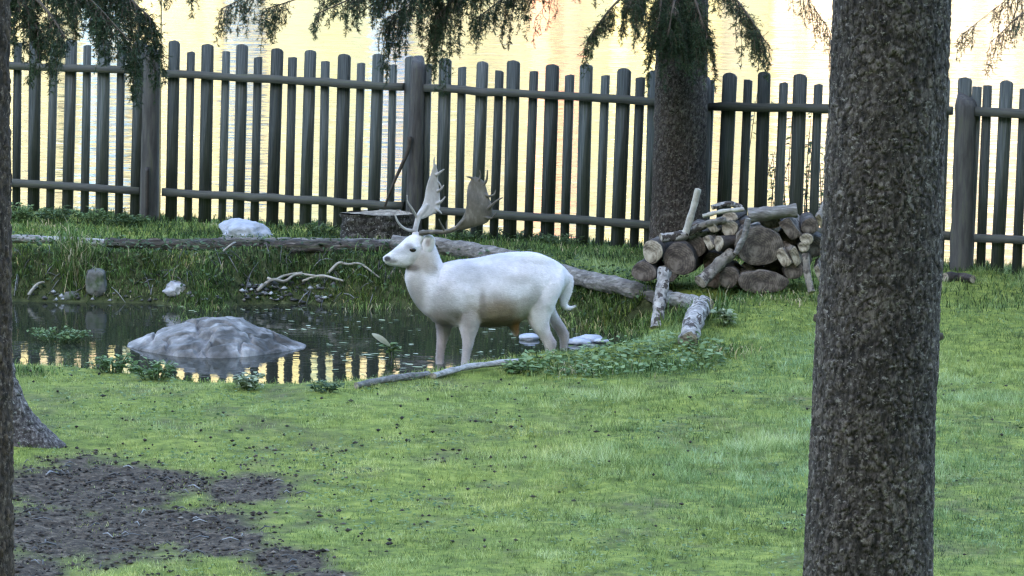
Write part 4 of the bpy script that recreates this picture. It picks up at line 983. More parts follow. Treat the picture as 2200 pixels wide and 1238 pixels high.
# ------------------------------------------------------------------ dead branches on the far bank
def bank_stick(pix, r, label, lift=.03):
    pts = [G(a, b0) + Vector((0, -.03, lift + .03 * (k % 2))) for k, (a, b0) in enumerate(pix)]
    return stick_thing('dead_branch', pts, r, MT['deadwood'], label, 'branch', 7, .2, 20, 'dead branches on the far bank')
bank_stick([(553, 632), (585, 618), (612, 612), (640, 606), (700, 604)], (.013, .008), 'pale crooked dead branch lowest on the bank above the rubble')
bank_stick([(575, 606), (592, 618), (612, 600), (650, 602)], (.012, .008), 'short pale branch with a sharp bend crossing the crooked one')
bank_stick([(705, 596), (728, 582), (748, 576), (775, 584), (815, 604)], (.012, .006), 'pale arched branch highest on the bank near the stag'.replace('near', 'below'))
bank_stick([(650, 612), (690, 609), (740, 612)], (.01, .008), 'straight pale branch lying flat under the arched branch')
bank_stick([(480, 548), (500, 540), (512, 528)], (.008, .005), 'tiny forked pale twig hanging below the long dark log')
bank_stick([(62, 642), (80, 628), (96, 614)], (.012, .008), 'grey slanting branch by the reeds at the water')

# ------------------------------------------------------------------ leafy plants
MT['leaf_bright'] = tinted('bright_leaves', [(0, (0.03, 0.06, 0.018)), (.5, (0.09, 0.15, 0.045)), (1, (0.2, 0.27, 0.12))], .6, .3)
MT['leaf_dark'] = tinted('dark_leaves', [(0, (0.018, 0.035, 0.012)), (.5, (0.05, 0.085, 0.03)), (1, (0.11, 0.16, 0.075))], .6, .3)
MT['leaf_pale'] = tinted('pale_leaves', [(0, (0.10, 0.14, 0.07)), (.6, (0.26, 0.30, 0.17)), (1, (0.42, 0.45, 0.33))], .6, .25)
MT['stem'] = plain('green_stem', (0.06, 0.09, 0.03))
def leaves(p, d, size, tint, ratio=.55, up=None, droop=.25):
    """oval folded leaves: p bases, d directions"""
    k = len(p); d = nrm(d); upv = np.broadcast_to(np.array((0, 0, 1.0)), d.shape) + RNG.normal(0, .3, d.shape)
    sd = nrm(np.cross(d, upv)); nn = nrm(np.cross(sd, d)); s = size[:, None]
    a = p; l_ = p + d * s * .4 + sd * s * ratio * .5 + nn * s * .06; r_ = p + d * s * .4 - sd * s * ratio * .5 + nn * s * .06
    l2 = p + d * s * .75 + sd * s * ratio * .32 - nn * s * .02; r2 = p + d * s * .75 - sd * s * ratio * .32 - nn * s * .02
    md = p + d * s * .5; tip = p + d * s - nn * s * droop * .5
    v = np.stack([a, l_, l2, tip, r2, r_, md], 1).reshape(-1, 3); b0 = np.arange(k)[:, None] * 7
    t = np.concatenate([b0 + np.array([[0, 6, 1]]), b0 + np.array([[1, 6, 2]]), b0 + np.array([[2, 6, 3]]), b0 + np.array([[3, 6, 4]]), b0 + np.array([[4, 6, 5]]), b0 + np.array([[5, 6, 0]])])
    return v, t, np.repeat(tint, 7)
def leafy_plant(name, c, rad, h, nst, nlf, lsize, mat, label, cat='plant', group=None, ratio=.55, seed=0, lift=0.0):
    c = Vector(c); c.z += lift; o = thing(name, tuple(c), label, cat, group); rg = np.random.default_rng(seed)
    sb = Buf(); lp, ld, ls = [], [], []
    for k in range(nst):
        a = rg.uniform(0, 6.28); r = rad * math.sqrt(rg.random()); b0 = np.array(c) + np.array((math.cos(a) * r * .35, math.sin(a) * r * .35, -.02))
        e_ = np.array(c) + np.array((math.cos(a) * r, math.sin(a) * r * .8, h * rg.uniform(.5, 1.05) * (1 - .35 * r / rad)))
        m_ = (b0 + e_) / 2 + np.array((0, 0, h * .12)); pth = spline([b0, m_, e_], 6); v, q, t = tube(pth, np.linspace(.004, .002, 6), 4); sb.add(v, q, t)
        for j in range(nlf):
            u = rg.uniform(.3, 1.0); i = int(u * 4.99); lp.append(pth[i] + (pth[i + 1] - pth[i]) * (u * 5 - i)); aa = rg.uniform(0, 6.28)
            ld.append((math.cos(aa), math.sin(aa), rg.uniform(-.25, .55))); ls.append(lsize * rg.uniform(.6, 1.2))
    v, f, _ = sb.get(); part('stems', v, f, MT['stem'], o)
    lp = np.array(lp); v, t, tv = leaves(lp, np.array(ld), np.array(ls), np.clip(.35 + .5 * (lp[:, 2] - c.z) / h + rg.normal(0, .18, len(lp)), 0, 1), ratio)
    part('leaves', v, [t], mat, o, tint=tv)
    return o
LBm, LDm, LPm = MT['leaf_bright'], MT['leaf_dark'], MT['leaf_pale']
leafy_plant('shore_plant', G(245, 800), .17, .15, 26, 7, .045, LBm, 'leafy bright plant on the shore at the foot of the boulder', group='leafy plants around the pond', seed=1)
leafy_plant('shore_plant', G(335, 815), .19, .14, 30, 7, .045, LBm, 'low wide leafy plant in front of the dark hollow of the boulder', group='leafy plants around the pond', seed=2)
leafy_plant('shore_plant', G(530, 836), .13, .12, 22, 7, .05, LPm, 'pale rounded leafy clump on the shore below the boulder tip', group='leafy plants around the pond', seed=3)
leafy_plant('shore_plant', G(690, 842), .15, .08, 18, 6, .04, LDm, 'dark low plant on the shore before the brightest reflections', group='leafy plants around the pond', seed=4)
p_ = PZ(125, 735, WATER_Z); leafy_plant('water_plant', p_, .24, .12, 34, 8, .038, LBm, 'yellow green plants standing in the pond before the reeds', group='leafy plants around the pond', seed=5)
p_ = PZ(843, 770, WATER_Z); leafy_plant('water_plant', p_, .06, .14, 8, 3, .06, LBm, 'small green water plant standing in front of the chest of the stag', group='leafy plants around the pond', seed=6)
lb_ = PY(838, 744, p_.y - .02); lt_ = PY(799, 717, p_.y - .05); o = thing('white_leaf', tuple(lb_), 'large whitish leaf slanting out of the small water plant', 'leaf')
u_ = np.linspace(0, 1, 9); ld_ = np.array(lt_ - lb_); sd_ = nrm(np.cross(ld_, (0.1, 1, .35))); hw_ = .021 * np.sin(np.pi * np.clip(u_ * .93 + .04, 0, 1)) ** .7
mid_ = np.array(lb_) + u_[:, None] * ld_ + np.stack([0 * u_, -.012 * np.sin(np.pi * u_), .008 * np.sin(np.pi * u_)], 1); bk_ = np.array((0, .004, 0))
rows_ = np.concatenate([mid_ - sd_ * hw_[:, None] + bk_, mid_, mid_ + sd_ * hw_[:, None] + bk_]); k_ = np.arange(8)
qs_ = np.concatenate([np.stack([k_, k_ + 1, k_ + 10, k_ + 9], 1), np.stack([k_ + 9, k_ + 10, k_ + 19, k_ + 18], 1)])
part('blade', np.concatenate([rows_, rows_ + np.array((0, .0015, 0))]), np.concatenate([qs_, qs_[:, ::-1] + 27]), plain('whitish_leaf', (0.62, 0.64, 0.58), .7, .08), o, smooth_shade=True)
for k, (a, b0, r, h, lb) in enumerate(((45, 478, .2, .17, 'fern like plant at the fence foot next to the dark edge trunk'), (120, 480, .22, .17, 'spreading leafy plant at the fence foot above the pale flat log'),
                                       (195, 482, .2, .14, 'low nettle like plant at the fence foot between two leafy ones'), (265, 486, .2, .13, 'leafy plant at the fence foot beside the iron stake'))):
    leafy_plant('fence_plant', PZ(a, b0, 0), r, h, 30, 8, .05, LDm if k % 2 else LBm, lb, group='plants at the fence foot', seed=10 + k, ratio=.4)
leafy_plant('fence_plant', PZ(690, 508, 0), .14, .13, 24, 8, .035, LDm, 'dark green moss like tuft at the side of the stump', group='plants at the fence foot', seed=15, ratio=.4)
for k, (a, b0, r, h, lb) in enumerate(((1120, 500, .26, .14, 'dark bushy plant on the mound behind the back of the stag'), (1200, 512, .24, .12, 'low dark plant on the mound beside the bushy one'), (1010, 500, .2, .1, 'low green plant under the shaded antler'))):
    leafy_plant('fence_plant', PZ(a, b0 + 18, 0), r, h, 34, 8, .035, LDm, lb, group='plants at the fence foot', seed=20 + k, ratio=.4)
leafy_plant('shore_plant', G(1558, 700), .09, .16, 12, 6, .06, LPm, 'pale leafy seedling standing beside the crumbling corner log', group='leafy plants around the pond', seed=25)
# the leafy mat along the shore by the hind legs
cp = []
for k in range(1150):
    a = random.uniform(1085, 1560); lo_, hi_ = (np.interp(a, [1085, 1150, 1250, 1400, 1480, 1560], [790, 768, 752, 728, 722, 738]), np.interp(a, [1085, 1150, 1250, 1400, 1480, 1560], [798, 800, 806, 806, 800, 782]))
    g_ = G(a, random.uniform(lo_, hi_) + 8); cp.append((g_.x, g_.y, max(g_.z, WATER_Z) + random.uniform(.0, .075)))
cp = np.array(cp); aa = RNG.uniform(0, 6.28, len(cp))
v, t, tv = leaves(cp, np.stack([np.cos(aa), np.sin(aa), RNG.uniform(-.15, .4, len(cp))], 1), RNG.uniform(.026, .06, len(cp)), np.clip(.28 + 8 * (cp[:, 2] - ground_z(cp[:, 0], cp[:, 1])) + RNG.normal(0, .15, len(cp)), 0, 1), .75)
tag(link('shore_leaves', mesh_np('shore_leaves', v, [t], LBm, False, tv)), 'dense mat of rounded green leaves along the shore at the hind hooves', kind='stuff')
# leaves floating on the pond
fp = []
for (x0, x1, y0, y1, cnt) in ((610, 900, 655, 725, 44), (690, 960, 735, 800, 34), (1030, 1300, 700, 765, 60), (330, 650, 650, 672, 30), (1000, 1060, 750, 790, 14), (690, 900, 762, 772, 16)):
    for k in range(cnt):
        p_ = PZ(random.uniform(x0, x1), random.uniform(y0, y1), WATER_Z + .004); fp.append(p_[:])
fp = np.array(fp); inside = shore_dist(fp[:, 0], fp[:, 1]) < -.02; fp = fp[inside]; aa = RNG.uniform(0, 6.28, len(fp))
v, t, tv = leaves(fp, np.stack([np.cos(aa), np.sin(aa), .02 + 0 * aa], 1), RNG.uniform(.02, .05, len(fp)) * RNG.choice([.8, 1, 1.8], len(fp)), RNG.uniform(.1, 1, len(fp)), .6, droop=0)
v[:, 2] = WATER_Z + .004 + (v[:, 2] - WATER_Z - .004) * .1 + np.repeat(RNG.uniform(0, .004, len(fp)), 7)
tag(link('floating_leaves', mesh_np('floating_leaves', v, [t], LPm, False, tv)), 'pale fallen leaves floating on the dark pond', kind='stuff')
# small leaves and dead stems woven through the bank grass
lx, ly = scatter(-5.5, 3.4, 29.0, 32.6, 26000); d = shore_dist(lx, ly); k_ = (d > .03) & (d < .55) & (RNG.random(len(d)) < .8); lp = np.stack([lx, ly, ground_z(lx, ly) + RNG.uniform(.01, .11, len(lx))], 1)[k_]; aa = RNG.uniform(0, 6.28, len(lp))
v, t, tv = leaves(lp, np.stack([np.cos(aa), np.sin(aa), RNG.uniform(-.7, .4, len(lp))], 1), RNG.uniform(.018, .05, len(lp)), np.clip(RNG.beta(1.6, 2.2, len(lp)), 0, 1), .6)
tag(link('bank_leaves', mesh_np('bank_leaves', v, [t], LDm, False, tv)), 'small tangled leaves growing through the bank grass', kind='stuff')
tw = Buf()
for k in range(190):
    if k < 110: a, b0 = random.uniform(20, 860), random.uniform(545, 645)
    else: a, b0 = random.uniform(30, 640) , random.uniform(985, 1236)
    g_ = np.array(G(a, b0)); an = random.uniform(0, 6.28); L = random.uniform(.04, .16) if k < 110 else random.uniform(.03, .10)
    if k >= 110 and soil_amount(g_[None])[0] < .25: continue
    e_ = g_ + np.array((math.cos(an) * L, math.sin(an) * L, 0)); e_[2] = gz(e_[0], e_[1]) + random.uniform(.01, .05 if k < 110 else .02); g_[2] += .012
    v, q, t = tube(np.array([g_, (g_ + e_) / 2 + np.array((0, 0, .012)), e_]), [.004, .0035, .002], 4); tw.add(v, q, t, np.full(len(v), random.uniform(.1, .8)))
v, f, c = tw.get(); tag(link('dead_twigs', mesh_np('dead_twigs', v, f, MT['rubble'], False, c)), 'thin dead twigs littering the bank and the bare soil', kind='stuff')
wx_, wy_ = 1.12 * RNG.uniform(-1, 1, 30000), RNG.uniform(17, 31, 30000); wx_ = wx_ * (.1222 * wy_ + .3); p_ = np.stack([wx_, wy_, ground_z(wx_, wy_)], 1); d = np.where(wy_ > 24, shore_dist(wx_, wy_), 9)
k_ = (d > .15) & (fbm(p_ * (2.2, 1.7, 0), 3, 131) > .12) & (soil_amount(p_) < .4); p_ = p_[k_]; p_[:, 2] += RNG.uniform(.004, .035, len(p_)); aa = RNG.uniform(0, 6.28, len(p_))
v, t, tv = leaves(p_, np.stack([np.cos(aa), np.sin(aa), RNG.uniform(-.1, .5, len(p_))], 1), RNG.uniform(.012, .03, len(p_)), RNG.beta(2, 2, len(p_)), .7)
tag(link('lawn_weeds', mesh_np('lawn_weeds', v, [t], LBm, False, tv)), 'small low weeds and clover leaves mixed into the lawn', kind='stuff')
# climbing shrub behind the fence
sh = FA + FDIR * on_fence(1630, 400)[0] - FNRM * .35; sh.z = gz(sh.x, sh.y)
o = thing('climbing_shrub', tuple(sh), 'thin leafy shrub growing up behind the pickets between the two trunks', 'shrub'); sb = Buf(); lp = []
for k in range(26):
    s0 = on_fence(random.uniform(1530, 1745), 400)[0]; b0 = FA + FDIR * s0 - FNRM * random.uniform(.2, .5); z1 = random.uniform(.5, 1.25)
    e_ = b0 + FDIR * random.uniform(-.15, .15); pth = spline([(b0.x, b0.y, -.15), ((b0.x + e_.x) / 2 + random.uniform(-.05, .05), (b0.y + e_.y) / 2, z1 * .5), (e_.x, e_.y, z1)], 12)
    v, q, t = tube(pth, np.linspace(.005, .002, 12), 4); sb.add(v, q, t); u = np.random.default_rng(k).uniform(0.1, 1, 30)
    lp.append(np.stack([np.interp(u, np.linspace(0, 1, 12), pth[:, i]) for i in range(3)], 1))
v, f, _ = sb.get(); part('stems', v, f, MT['limb'], o); lp = np.concatenate(lp); aa = RNG.uniform(0, 6.28, len(lp))
v, t, tv = leaves(lp, np.stack([np.cos(aa), np.sin(aa), RNG.uniform(-.6, .3, len(lp))], 1), RNG.uniform(.025, .05, len(lp)), RNG.uniform(0, 1, len(lp)), .6); part('leaves', v, [t], LDm, o, tint=tv)

# ------------------------------------------------------------------ the white stag
YD = 27.15
SCL = 1.0 / (PY(1001, 650, YD).x - PY(1000, 650, YD).x)
def D(px, py, dep=0.0):
    """a point of the stag: seen in the middle plane at (px, py), then moved straight back by dep"""
    p = PY(px, py, YD); return np.array((p.x, p.y + dep, p.z))
def loft(stations, ns=20, power=2.0):
    """closed body through stations (ax, ay, bx, by, half depth, depth)"""
    st = []
    for k in range(len(stations) - 1):
        for j in range(3):
            f = j / 3; st.append(k + f)
    st.append(len(stations) - 1.0); A = spline([np.array(s, float)[:2].tolist() + [0] for s in stations], len(st)); B = spline([np.array(s, float)[2:4].tolist() + [0] for s in stations], len(st)); Wd = spline([np.array(s, float)[4:6].tolist() + [0] for s in stations], len(st))
    ang = np.linspace(0, 2 * np.pi, ns, endpoint=False); ca = np.sign(np.cos(ang)) * np.abs(np.cos(ang)) ** (2 / power); sa = np.sign(np.sin(ang)) * np.abs(np.sin(ang)) ** (2 / power)
    V = []
    for a, b0, w in zip(A, B, Wd):
        pa, pb = D(a[0], a[1], w[1]), D(b0[0], b0[1], w[1]); c = (pa + pb) / 2; u = (pa - pb) / 2
        V.append(c + ca[:, None] * u + sa[:, None] * np.array((0, max(w[0], .002), 0)))
    V = np.array(V); q, t = ring_faces(len(st), ns); return V.reshape(-1, 3), q, t
def remesh(buf, voxel, it=3, fac=.5):
    v, f, _ = buf.get(); me = mesh_np('temp', v, f); bm = bmesh.new(); bm.from_mesh(me); bmesh.ops.recalc_face_normals(bm, faces=bm.faces); bm.to_mesh(me); bm.free()
    o = link('temp', me); r = o.modifiers.new('r', 'REMESH'); r.mode = 'VOXEL'; r.voxel_size = voxel; r.adaptivity = 0
    s = o.modifiers.new('s', 'SMOOTH'); s.iterations = it; s.factor = fac
    dg = bpy.context.evaluated_depsgraph_get(); dg.update(); out = bpy.data.meshes.new_from_object(o.evaluated_get(dg)); bpy.data.objects.remove(o)
    vv = np.empty(len(out.vertices) * 3); out.vertices.foreach_get('co', vv); vv = vv.reshape(-1, 3)
    ls = np.array([list(p.vertices) for p in out.polygons if len(p.vertices) == 4]); l3 = np.array([list(p.vertices) for p in out.polygons if len(p.vertices) == 3])
    bpy.data.meshes.remove(out); return vv, [x for x in (ls, l3) if len(x)]
def bd(px): return (px - 1050) / SCL * .22
def hd(px): return bd(905) + (px - 905) / SCL * .40
B = Buf()
def addl(st, ns=20, power=2.0): v, q, t = loft(st, ns, power); B.add(v, q, t)
# trunk
T_ = [(926, 596, 914, 640, .05), (938, 572, 921, 672, .10), (955, 563, 934, 690, .14), (985, 557, 965, 699, .172), (1023, 554, 1015, 701, .182), (1063, 547, 1063, 703, .188),
      (1103, 543, 1101, 699, .186), (1144, 544, 1140, 682, .172), (1172, 553, 1168, 668, .155), (1197, 566, 1194, 650, .125), (1214, 580, 1206, 630, .085), (1226, 596, 1220, 614, .035)]
addl([(a, b0, c, d, w, bd((a + c) / 2)) for a, b0, c, d, w in T_], 28, 2.15)
# neck
N_ = [(924, 506, 884, 556, .045), (934, 520, 874, 572, .066), (943, 542, 870, 594, .082), (951, 562, 876, 617, .094), (962, 580, 889, 645, .106), (985, 600, 910, 670, .115), (1000, 620, 930, 684, .10)]
addl([(a, b0, c, d, w, hd(905) * .6 + bd((a + c) / 2) * .4 - .005) for a, b0, c, d, w in N_], 24)
# head
H_ = [(823, 547, 826, 555, .014), (828, 543, 831, 560, .026), (837, 537, 838, 565, .032), (848, 529, 848, 567, .036), (860, 519, 860, 569, .043), (872, 508, 873, 571, .054), (884, 501, 886, 573, .062), (897, 499, 900, 572, .063), (910, 503, 911, 570, .056), (921, 512, 920, 564, .04)]
addl([(a, b0, c, d, w, hd((a + c) / 2)) for a, b0, c, d, w in H_], 22)
# brow over the near eye, pedicles
v, q, t = tube([D(878, 524, hd(884) - .046), D(886, 524, hd(884) - .054), D(895, 527, hd(884) - .052)], [.008, .013, .008], 8); B.add(v, q, t)
for dx, dd in ((892, .032), (905, -.034)):
    v, q, t = tube([D(dx + 2, 512, hd(898) + dd * .8), D(dx, 494, hd(898) + dd)], [.024, .02], 10); B.add(v, q, t)
def leg(rows, dep):
    out = []
    for y, a, b0, w, o in rows:
        k = 1 - .16 * float(smooth(690, 735, y)); c = (a + b0) / 2; h_ = (b0 - a) / 2 * k; out.append((c - h_, y, c + h_, y, w * k, dep + o))
    addl(out, 18)
nb_, fb_ = bd(1008) - .10, bd(950) + .075
leg([(590, 968, 1030, .05, .03), (625, 962, 1037, .062, .01), (655, 970, 1037, .066, 0), (680, 981, 1034, .06, 0), (700, 986, 1029, .05, 0), (718, 990, 1023, .042, 0), (736, 992, 1019, .037, 0), (752, 991, 1014, .031, 0), (770, 990, 1010, .028, 0), (790, 989, 1009, .028, 0), (803, 986, 1011, .032, -.01), (816, 984, 1012, .034, -.012)], nb_)
leg([(640, 925, 990, .05, 0), (670, 932, 984, .055, 0), (692, 935, 976, .048, 0), (712, 936, 969, .041, 0), (730, 936, 964, .036, 0), (748, 935, 958, .031, 0), (768, 934, 955, .028, 0), (790, 934, 954, .028, 0), (803, 931, 956, .032, -.01), (814, 929, 957, .034, -.012)], fb_)
nh_, fh_ = bd(1175) - .085, bd(1200) + .085
leg([(575, 1150, 1210, .05, .05), (605, 1136, 1212, .07, .01), (640, 1128, 1199, .080, 0), (668, 1127, 1187, .074, 0), (690, 1134, 1180, .06, 0), (708, 1143, 1183, .05, 0), (722, 1154, 1190, .04, 0), (736, 1163, 1198, .035, 0), (750, 1169, 1194, .030, 0), (770, 1172, 1190, .027, 0), (790, 1171, 1189, .027, 0), (803, 1167, 1191, .031, -.01), (814, 1165, 1192, .033, -.012)], nh_)
leg([(600, 1160, 1206, .05, -.04), (640, 1160, 1196, .06, 0), (668, 1168, 1193, .056, 0), (690, 1178, 1203, .048, 0), (707, 1185, 1215, .042, 0), (722, 1194, 1224, .037, 0), (735, 1200, 1225, .034, 0), (750, 1202, 1221, .029, 0), (768, 1202, 1219, .026, 0), (790, 1201, 1218, .026, 0), (804, 1198, 1220, .03, -.01)], fh_)
# shoulder and haunch muscles, knee and hock bones
for pts, rr in (([(995, 590, -.10), (1002, 622, -.125), (1012, 655, -.115)], (.06, .075, .05)), ([(975, 640, -.09), (968, 668, -.10), (985, 690, -.09)], (.05, .05, .035)),
                ([(1150, 585, -.07), (1168, 612, -.085), (1165, 645, -.085)], (.06, .078, .06)), ([(1120, 566, -.09), (1150, 562, -.08), (1185, 575, -.05)], (.05, .055, .045))):
    v, q, t = tube(spline([D(x, y, bd(x) + d + .012) for x, y, d in pts], 10), np.interp(np.linspace(0, 1, 10), [0, .5, 1], rr), 14); B.add(v, q, t)
# tail
td = bd(1220)
addl([(1207, 588, 1230, 596, .03, td), (1210, 606, 1233, 608, .03, td), (1206, 625, 1230, 630, .03, td), (1203, 644, 1223, 648, .028, td), (1204, 660, 1219, 655, .024, td), (1213, 671, 1221, 660, .02, td), (1225, 670, 1227, 662, .014, td), (1238, 662, 1237, 659, .005, td)], 14)
# sheath under the belly
addl([(1082, 690, 1118, 682, .04, bd(1100)), (1092, 704, 1116, 694, .028, bd(1100)), (1099, 716, 1115, 708, .016, bd(1100)), (1105, 727, 1112, 722, .006, bd(1100))], 12)
bv, bf = remesh(B, .0085, 5, .5)
# near ear as part of the hide, hollowed leaf
EB_ = Buf()
def ear(pts, dep, fold):
    out = []
    for a, b0, c, d, w in pts: out.append((a, b0, c, d, w, dep))
    v, q, t = loft(out, 16); EB_.add(v, q, t)
# coat colour by place on the animal (ochre flank, grey brown throat and legs, dark nose) plus painted shade on underside, chest and legs
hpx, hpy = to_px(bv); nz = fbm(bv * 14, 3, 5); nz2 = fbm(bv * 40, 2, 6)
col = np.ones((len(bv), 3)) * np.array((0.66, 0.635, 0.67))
def stain_shade_(cx, cy, rx, ry, c, amt, soft=.55, only=None):
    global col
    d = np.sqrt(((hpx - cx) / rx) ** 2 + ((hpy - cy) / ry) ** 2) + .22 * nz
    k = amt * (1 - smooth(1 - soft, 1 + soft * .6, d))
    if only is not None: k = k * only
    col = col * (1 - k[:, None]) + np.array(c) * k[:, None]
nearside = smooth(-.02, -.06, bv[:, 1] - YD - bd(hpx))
stain_shade_(1066, 676, 66, 44, (0.27, 0.205, 0.145), .95, .7); stain_shade_(1072, 698, 64, 18, (0.12, 0.09, 0.065), .85)  # tan belly dirt, then shade painted along the underside
stain_shade_(1112, 600, 34, 13, (0.34, 0.32, 0.32), .5); stain_shade_(1128, 660, 16, 30, (0.3, .26, .23), .5)
stain_shade_(906, 562, 27, 26, (0.29, 0.25, 0.205), .85); stain_shade_(886, 576, 16, 9, (0.09, 0.07, 0.06), .9); stain_shade_(926, 578, 15, 12, (.26, .23, .2), .65); stain_shade_(917, 534, 12, 9, (.2, .15, .13), .7)
stain_shade_(893, 645, 24, 66, (0.27, 0.25, 0.225), .85, .7); stain_shade_(958, 684, 46, 24, (0.20, 0.17, 0.145), .9); stain_shade_(930, 690, 26, 26, (0.26, 0.23, 0.2), .8); stain_shade_(948, 740, 24, 70, (.30, .24, .225), .8); stain_shade_(1006, 748, 22, 70, (.36, .31, .295), .75)
stain_shade_(1202, 730, 30, 60, (.28, .22, .215), .75); stain_shade_(1172, 745, 16, 40, (.4, .36, .36), .5); stain_shade_(1112, 706, 14, 22, (0.34, 0.16, 0.08), .9); stain_shade_(1005, 812, 30, 14, (.06, .055, .05), .9); stain_shade_(942, 812, 22, 14, (.06, .055, .05), .9); stain_shade_(1190, 812, 34, 14, (.06, .055, .05), .9)
stain_shade_(955, 650, 34, 40, (.30, .285, .275), .7); stain_shade_(1036, 660, 10, 36, (.2, .165, .14), .6); stain_shade_(1000, 590, 40, 26, (.38, .375, .39), .5); stain_shade_(1150, 640, 14, 30, (.3, .28, .28), .5); stain_shade_(1090, 560, 40, 12, (.47, .46, .47), .3); stain_shade_(1040, 585, 60, 20, (.43, .43, .45), .4)  # includes shade painted behind the elbow to set off the shoulder
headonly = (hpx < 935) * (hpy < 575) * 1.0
stain_shade_(832, 556, 8, 6, (0.03, 0.027, 0.027), .95, .3, headonly); stain_shade_(843, 561, 12, 4, (0.16, .14, .13), .8, .5, headonly); stain_shade_(866, 540, 24, 8, (.32, .32, .34), .6, .6, headonly); stain_shade_(880, 529, 12, 8, (.2, .19, .2), .75, .6, headonly); stain_shade_(898, 500, 14, 6, (.25, .21, .19), .6, .5, headonly)
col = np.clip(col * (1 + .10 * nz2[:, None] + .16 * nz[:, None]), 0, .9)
m, n, b = new_mat('white_deer_coat'); n.links.new(attr(n), b.inputs['Base Color']); b.inputs['Roughness'].default_value = .85; b.inputs['Specular IOR Level'].default_value = .15
b.inputs['Sheen Weight'].default_value = .15; bump(n, b, noise(n, coords(n, (36, 60, 90)), 1.3, 5, .7), .6, .01); MT['coat'] = m
gD = D(1060, 800, 0); stag = thing('fallow_deer', tuple(gD), 'white fallow stag with broad antlers standing sideways in the pond shallows', 'deer')
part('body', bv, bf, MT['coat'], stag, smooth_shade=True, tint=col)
fq = bf[0]; r_ = np.random.default_rng(5); pick = r_.integers(0, len(fq), 110000); w4 = r_.dirichlet((1, 1, 1, 1), len(pick))
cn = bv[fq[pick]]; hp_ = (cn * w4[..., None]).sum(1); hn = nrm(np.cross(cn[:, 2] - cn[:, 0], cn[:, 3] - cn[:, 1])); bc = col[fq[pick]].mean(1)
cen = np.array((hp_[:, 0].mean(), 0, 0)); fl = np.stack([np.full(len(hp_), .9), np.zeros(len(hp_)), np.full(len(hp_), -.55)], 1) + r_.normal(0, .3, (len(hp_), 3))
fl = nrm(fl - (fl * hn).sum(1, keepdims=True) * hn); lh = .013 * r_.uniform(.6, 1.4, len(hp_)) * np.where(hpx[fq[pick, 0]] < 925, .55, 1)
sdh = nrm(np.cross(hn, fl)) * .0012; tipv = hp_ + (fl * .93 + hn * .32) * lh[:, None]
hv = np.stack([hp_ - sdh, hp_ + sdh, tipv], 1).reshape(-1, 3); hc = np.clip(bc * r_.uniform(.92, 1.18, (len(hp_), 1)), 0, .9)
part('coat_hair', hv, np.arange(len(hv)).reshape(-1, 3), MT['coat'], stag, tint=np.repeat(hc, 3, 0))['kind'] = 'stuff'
ear([(919, 543, 911, 538, .013), (929, 535, 908, 527, .018), (935, 522, 909, 514, .017), (936, 510, 913, 505, .013), (930, 501, 921, 499, .006)], hd(915) - .062, 0)
ve, qe = EB_.get()[0], EB_.get()[1]
ce = np.array([(931 + 911) / 2, 520]); ex, ey = to_px(ve); kk = 1 - smooth(.35, .9, np.sqrt(((ex - 920) / 9) ** 2 + ((ey - 522) / 14) ** 2)); kk = kk * (ve[:, 1] < YD + hd(915) - .058)
part('ear', ve, qe, MT['coat'], stag, smooth_shade=True, tint=np.array((.56, .53, .53)) * (1 - .75 * kk[:, None]) + np.array((.13, .085, .075)) * kk[:, None] * .75)
EB_ = Buf(); ear([(902, 512, 908, 518, .012), (900, 502, 914, 508, .016), (906, 494, 918, 503, .014), (916, 494, 920, 499, .006)], hd(905) + .075, 0)
part('ear', EB_.get()[0], EB_.get()[1], MT['coat'], stag, smooth_shade=True, tint=np.full((len(EB_.get()[0]), 3), (.38, .34, .32)))
m, n, b = new_mat('dark_eye'); b.inputs['Base Color'].default_value = (.012, .009, .008, 1); b.inputs['Roughness'].default_value = .12; MT['eye'] = m
for sgn in (-1, 1):
    bm = bmesh.new(); bmesh.ops.create_uvsphere(bm, u_segments=16, v_segments=10, radius=.0215); me = bpy.data.meshes.new('eye'); bm.to_mesh(me); bm.free(); me.materials.append(MT['eye'])
    me.polygons.foreach_set('use_smooth', [True] * len(me.polygons)); o = link('eye', me, stag); o.scale = (1.25, .75, .8)
    o.location = Vector(D(887, 531, hd(887) + sgn * .0535)) - stag.location
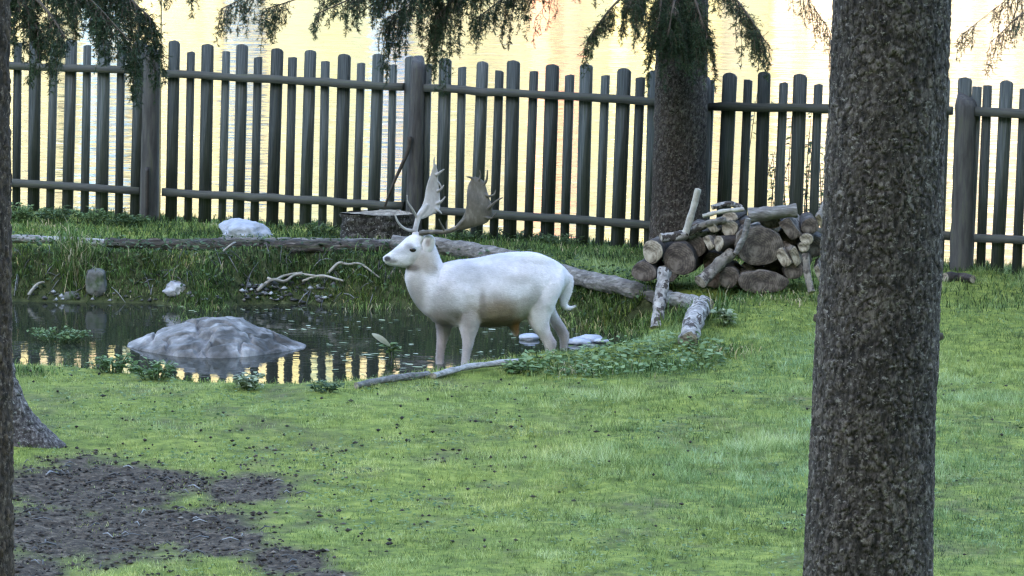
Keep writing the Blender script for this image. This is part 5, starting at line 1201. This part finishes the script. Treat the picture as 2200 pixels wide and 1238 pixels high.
# antlers
def antler(beam, palm, tines, dep):
    A = Buf()
    v, q, t = tube(spline([D(x, y, d) for x, y, d, _ in beam], 24), np.interp(np.linspace(0, 1, 24), np.linspace(0, 1, len(beam)), [r for *_, r in beam]), 10, .1, 3); A.add(v, q, t)
    v, q, t = loft(palm, 14); A.add(v, q, t)
    for pts, r0, r1 in tines:
        v, q, t = tube(spline([D(*p_) for p_ in pts], 12), np.linspace(r0, r1, 12), 8, .08, 5); A.add(v, q, t)
    return remesh(A, .0036, 1, .4)
def antler_mat(name, a, b_, c_):
    return stained(name, [(.3, a), (.55, b_), (.8, c_)], scale=(1, 1, .5), nscale=14, bstr=.5, bdist=.004, bscale=60, rough=.6)
f_ = hd(893) + .035
av, af = antler([(891, 498, f_, .02), (895, 482, f_ + .03, .017), (900, 466, f_ + .05, .02), (910, 452, f_ + .06, .02), (920, 440, f_ + .07, .014)],
                [(893, 468, 909, 470, .015, f_ + .05), (897, 456, 928, 462, .015, f_ + .06), (905, 444, 944, 452, .014, f_ + .07), (911, 428, 946, 436, .013, f_ + .085), (914, 409, 945, 416, .012, f_ + .10), (919, 390, 942, 395, .011, f_ + .11), (926, 372, 941, 374, .010, f_ + .12), (931, 354, 937, 354, .006, f_ + .12)],
                [([(935, 448, f_ + .07), (942, 452, f_ + .06), (950, 459, f_ + .06)], .013, .004), ([(937, 438, f_ + .08), (948, 433, f_ + .07), (957, 422, f_ + .06)], .014, .004), ([(939, 412, f_ + .10), (946, 408, f_ + .09), (954, 398, f_ + .09)], .013, .004),
                 ([(936, 378, f_ + .11), (946, 371, f_ + .11), (955, 364, f_ + .1)], .013, .004), ([(934, 362, f_ + .12), (932, 350, f_ + .12), (933, 338, f_ + .12)], .009, .003),
                 ([(938, 392, f_ + .11), (944, 396, f_ + .11), (950, 408, f_ + .1)], .011, .004),
                 ([(890, 494, f_), (872, 489, f_ - .03), (858, 476, f_ - .05), (851, 461, f_ - .05), (849, 452, f_ - .05)], .012, .004), ([(896, 466, f_ + .04), (886, 447, f_ + .01), (877, 432, f_ - .01), (875, 416, f_ - .01)], .010, .003)], 0)
part('antler', av, af, antler_mat('pale_antler', (0.17, 0.15, 0.13), (0.28, 0.26, 0.24), (0.37, 0.35, 0.33)), stag, smooth_shade=True)['label'] = 'pale grey antler rising straight up'
g2 = hd(903) - .04
av, af = antler([(904, 497, g2, .02), (918, 494, g2 - .03, .0165), (935, 492, g2 - .06, .0155), (958, 491, g2 - .09, .0155), (980, 483, g2 - .12, .016), (996, 468, g2 - .14, .017), (1006, 456, g2 - .14, .013)],
                [(982, 474, 992, 487, .015, g2 - .13), (995, 458, 1018, 480, .015, g2 - .14), (1002, 438, 1050, 468, .014, g2 - .14), (1003, 415, 1059, 441, .013, g2 - .13), (1005, 395, 1051, 414, .012, g2 - .11), (1012, 380, 1044, 391, .010, g2 - .10), (1021, 373, 1036, 379, .006, g2 - .09)],
                [([(1022, 386, g2 - .1), (1014, 376, g2 - .1), (1003, 373, g2 - .1)], .013, .004), ([(1036, 394, g2 - .1), (1046, 380, g2 - .1), (1048, 358, g2 - .1)], .013, .004), ([(1030, 382, g2 - .1), (1033, 370, g2 - .1), (1031, 358, g2 - .1)], .010, .0035), ([(1042, 410, g2 - .11), (1052, 414, g2 - .13), (1062, 410, g2 - .14), (1066, 400, g2 - .14)], .012, .0035),
                 ([(1044, 446, g2 - .13), (1058, 432, g2 - .14), (1068, 423, g2 - .14), (1081, 416, g2 - .14)], .013, .004), ([(1040, 458, g2 - .14), (1056, 460, g2 - .15), (1068, 447, g2 - .15)], .012, .0035), ([(1008, 476, g2 - .14), (1024, 475, g2 - .14), (1034, 470, g2 - .15)], .008, .003),
                 ([(956, 489, g2 - .09), (950, 476, g2 - .11), (944, 462, g2 - .12)], .010, .0035), ([(962, 488, g2 - .09), (960, 474, g2 - .08), (963, 464, g2 - .08)], .006, .003)], 0)
part('antler', av, af, antler_mat('shaded_antler', (0.035, 0.03, 0.023), (0.09, 0.077, 0.06), (0.22, 0.195, 0.165)), stag, smooth_shade=True)['label'] = 'antler darkened with painted shade swept back over the ear'  # darker antler colour: the shade on its turned-away face is painted in
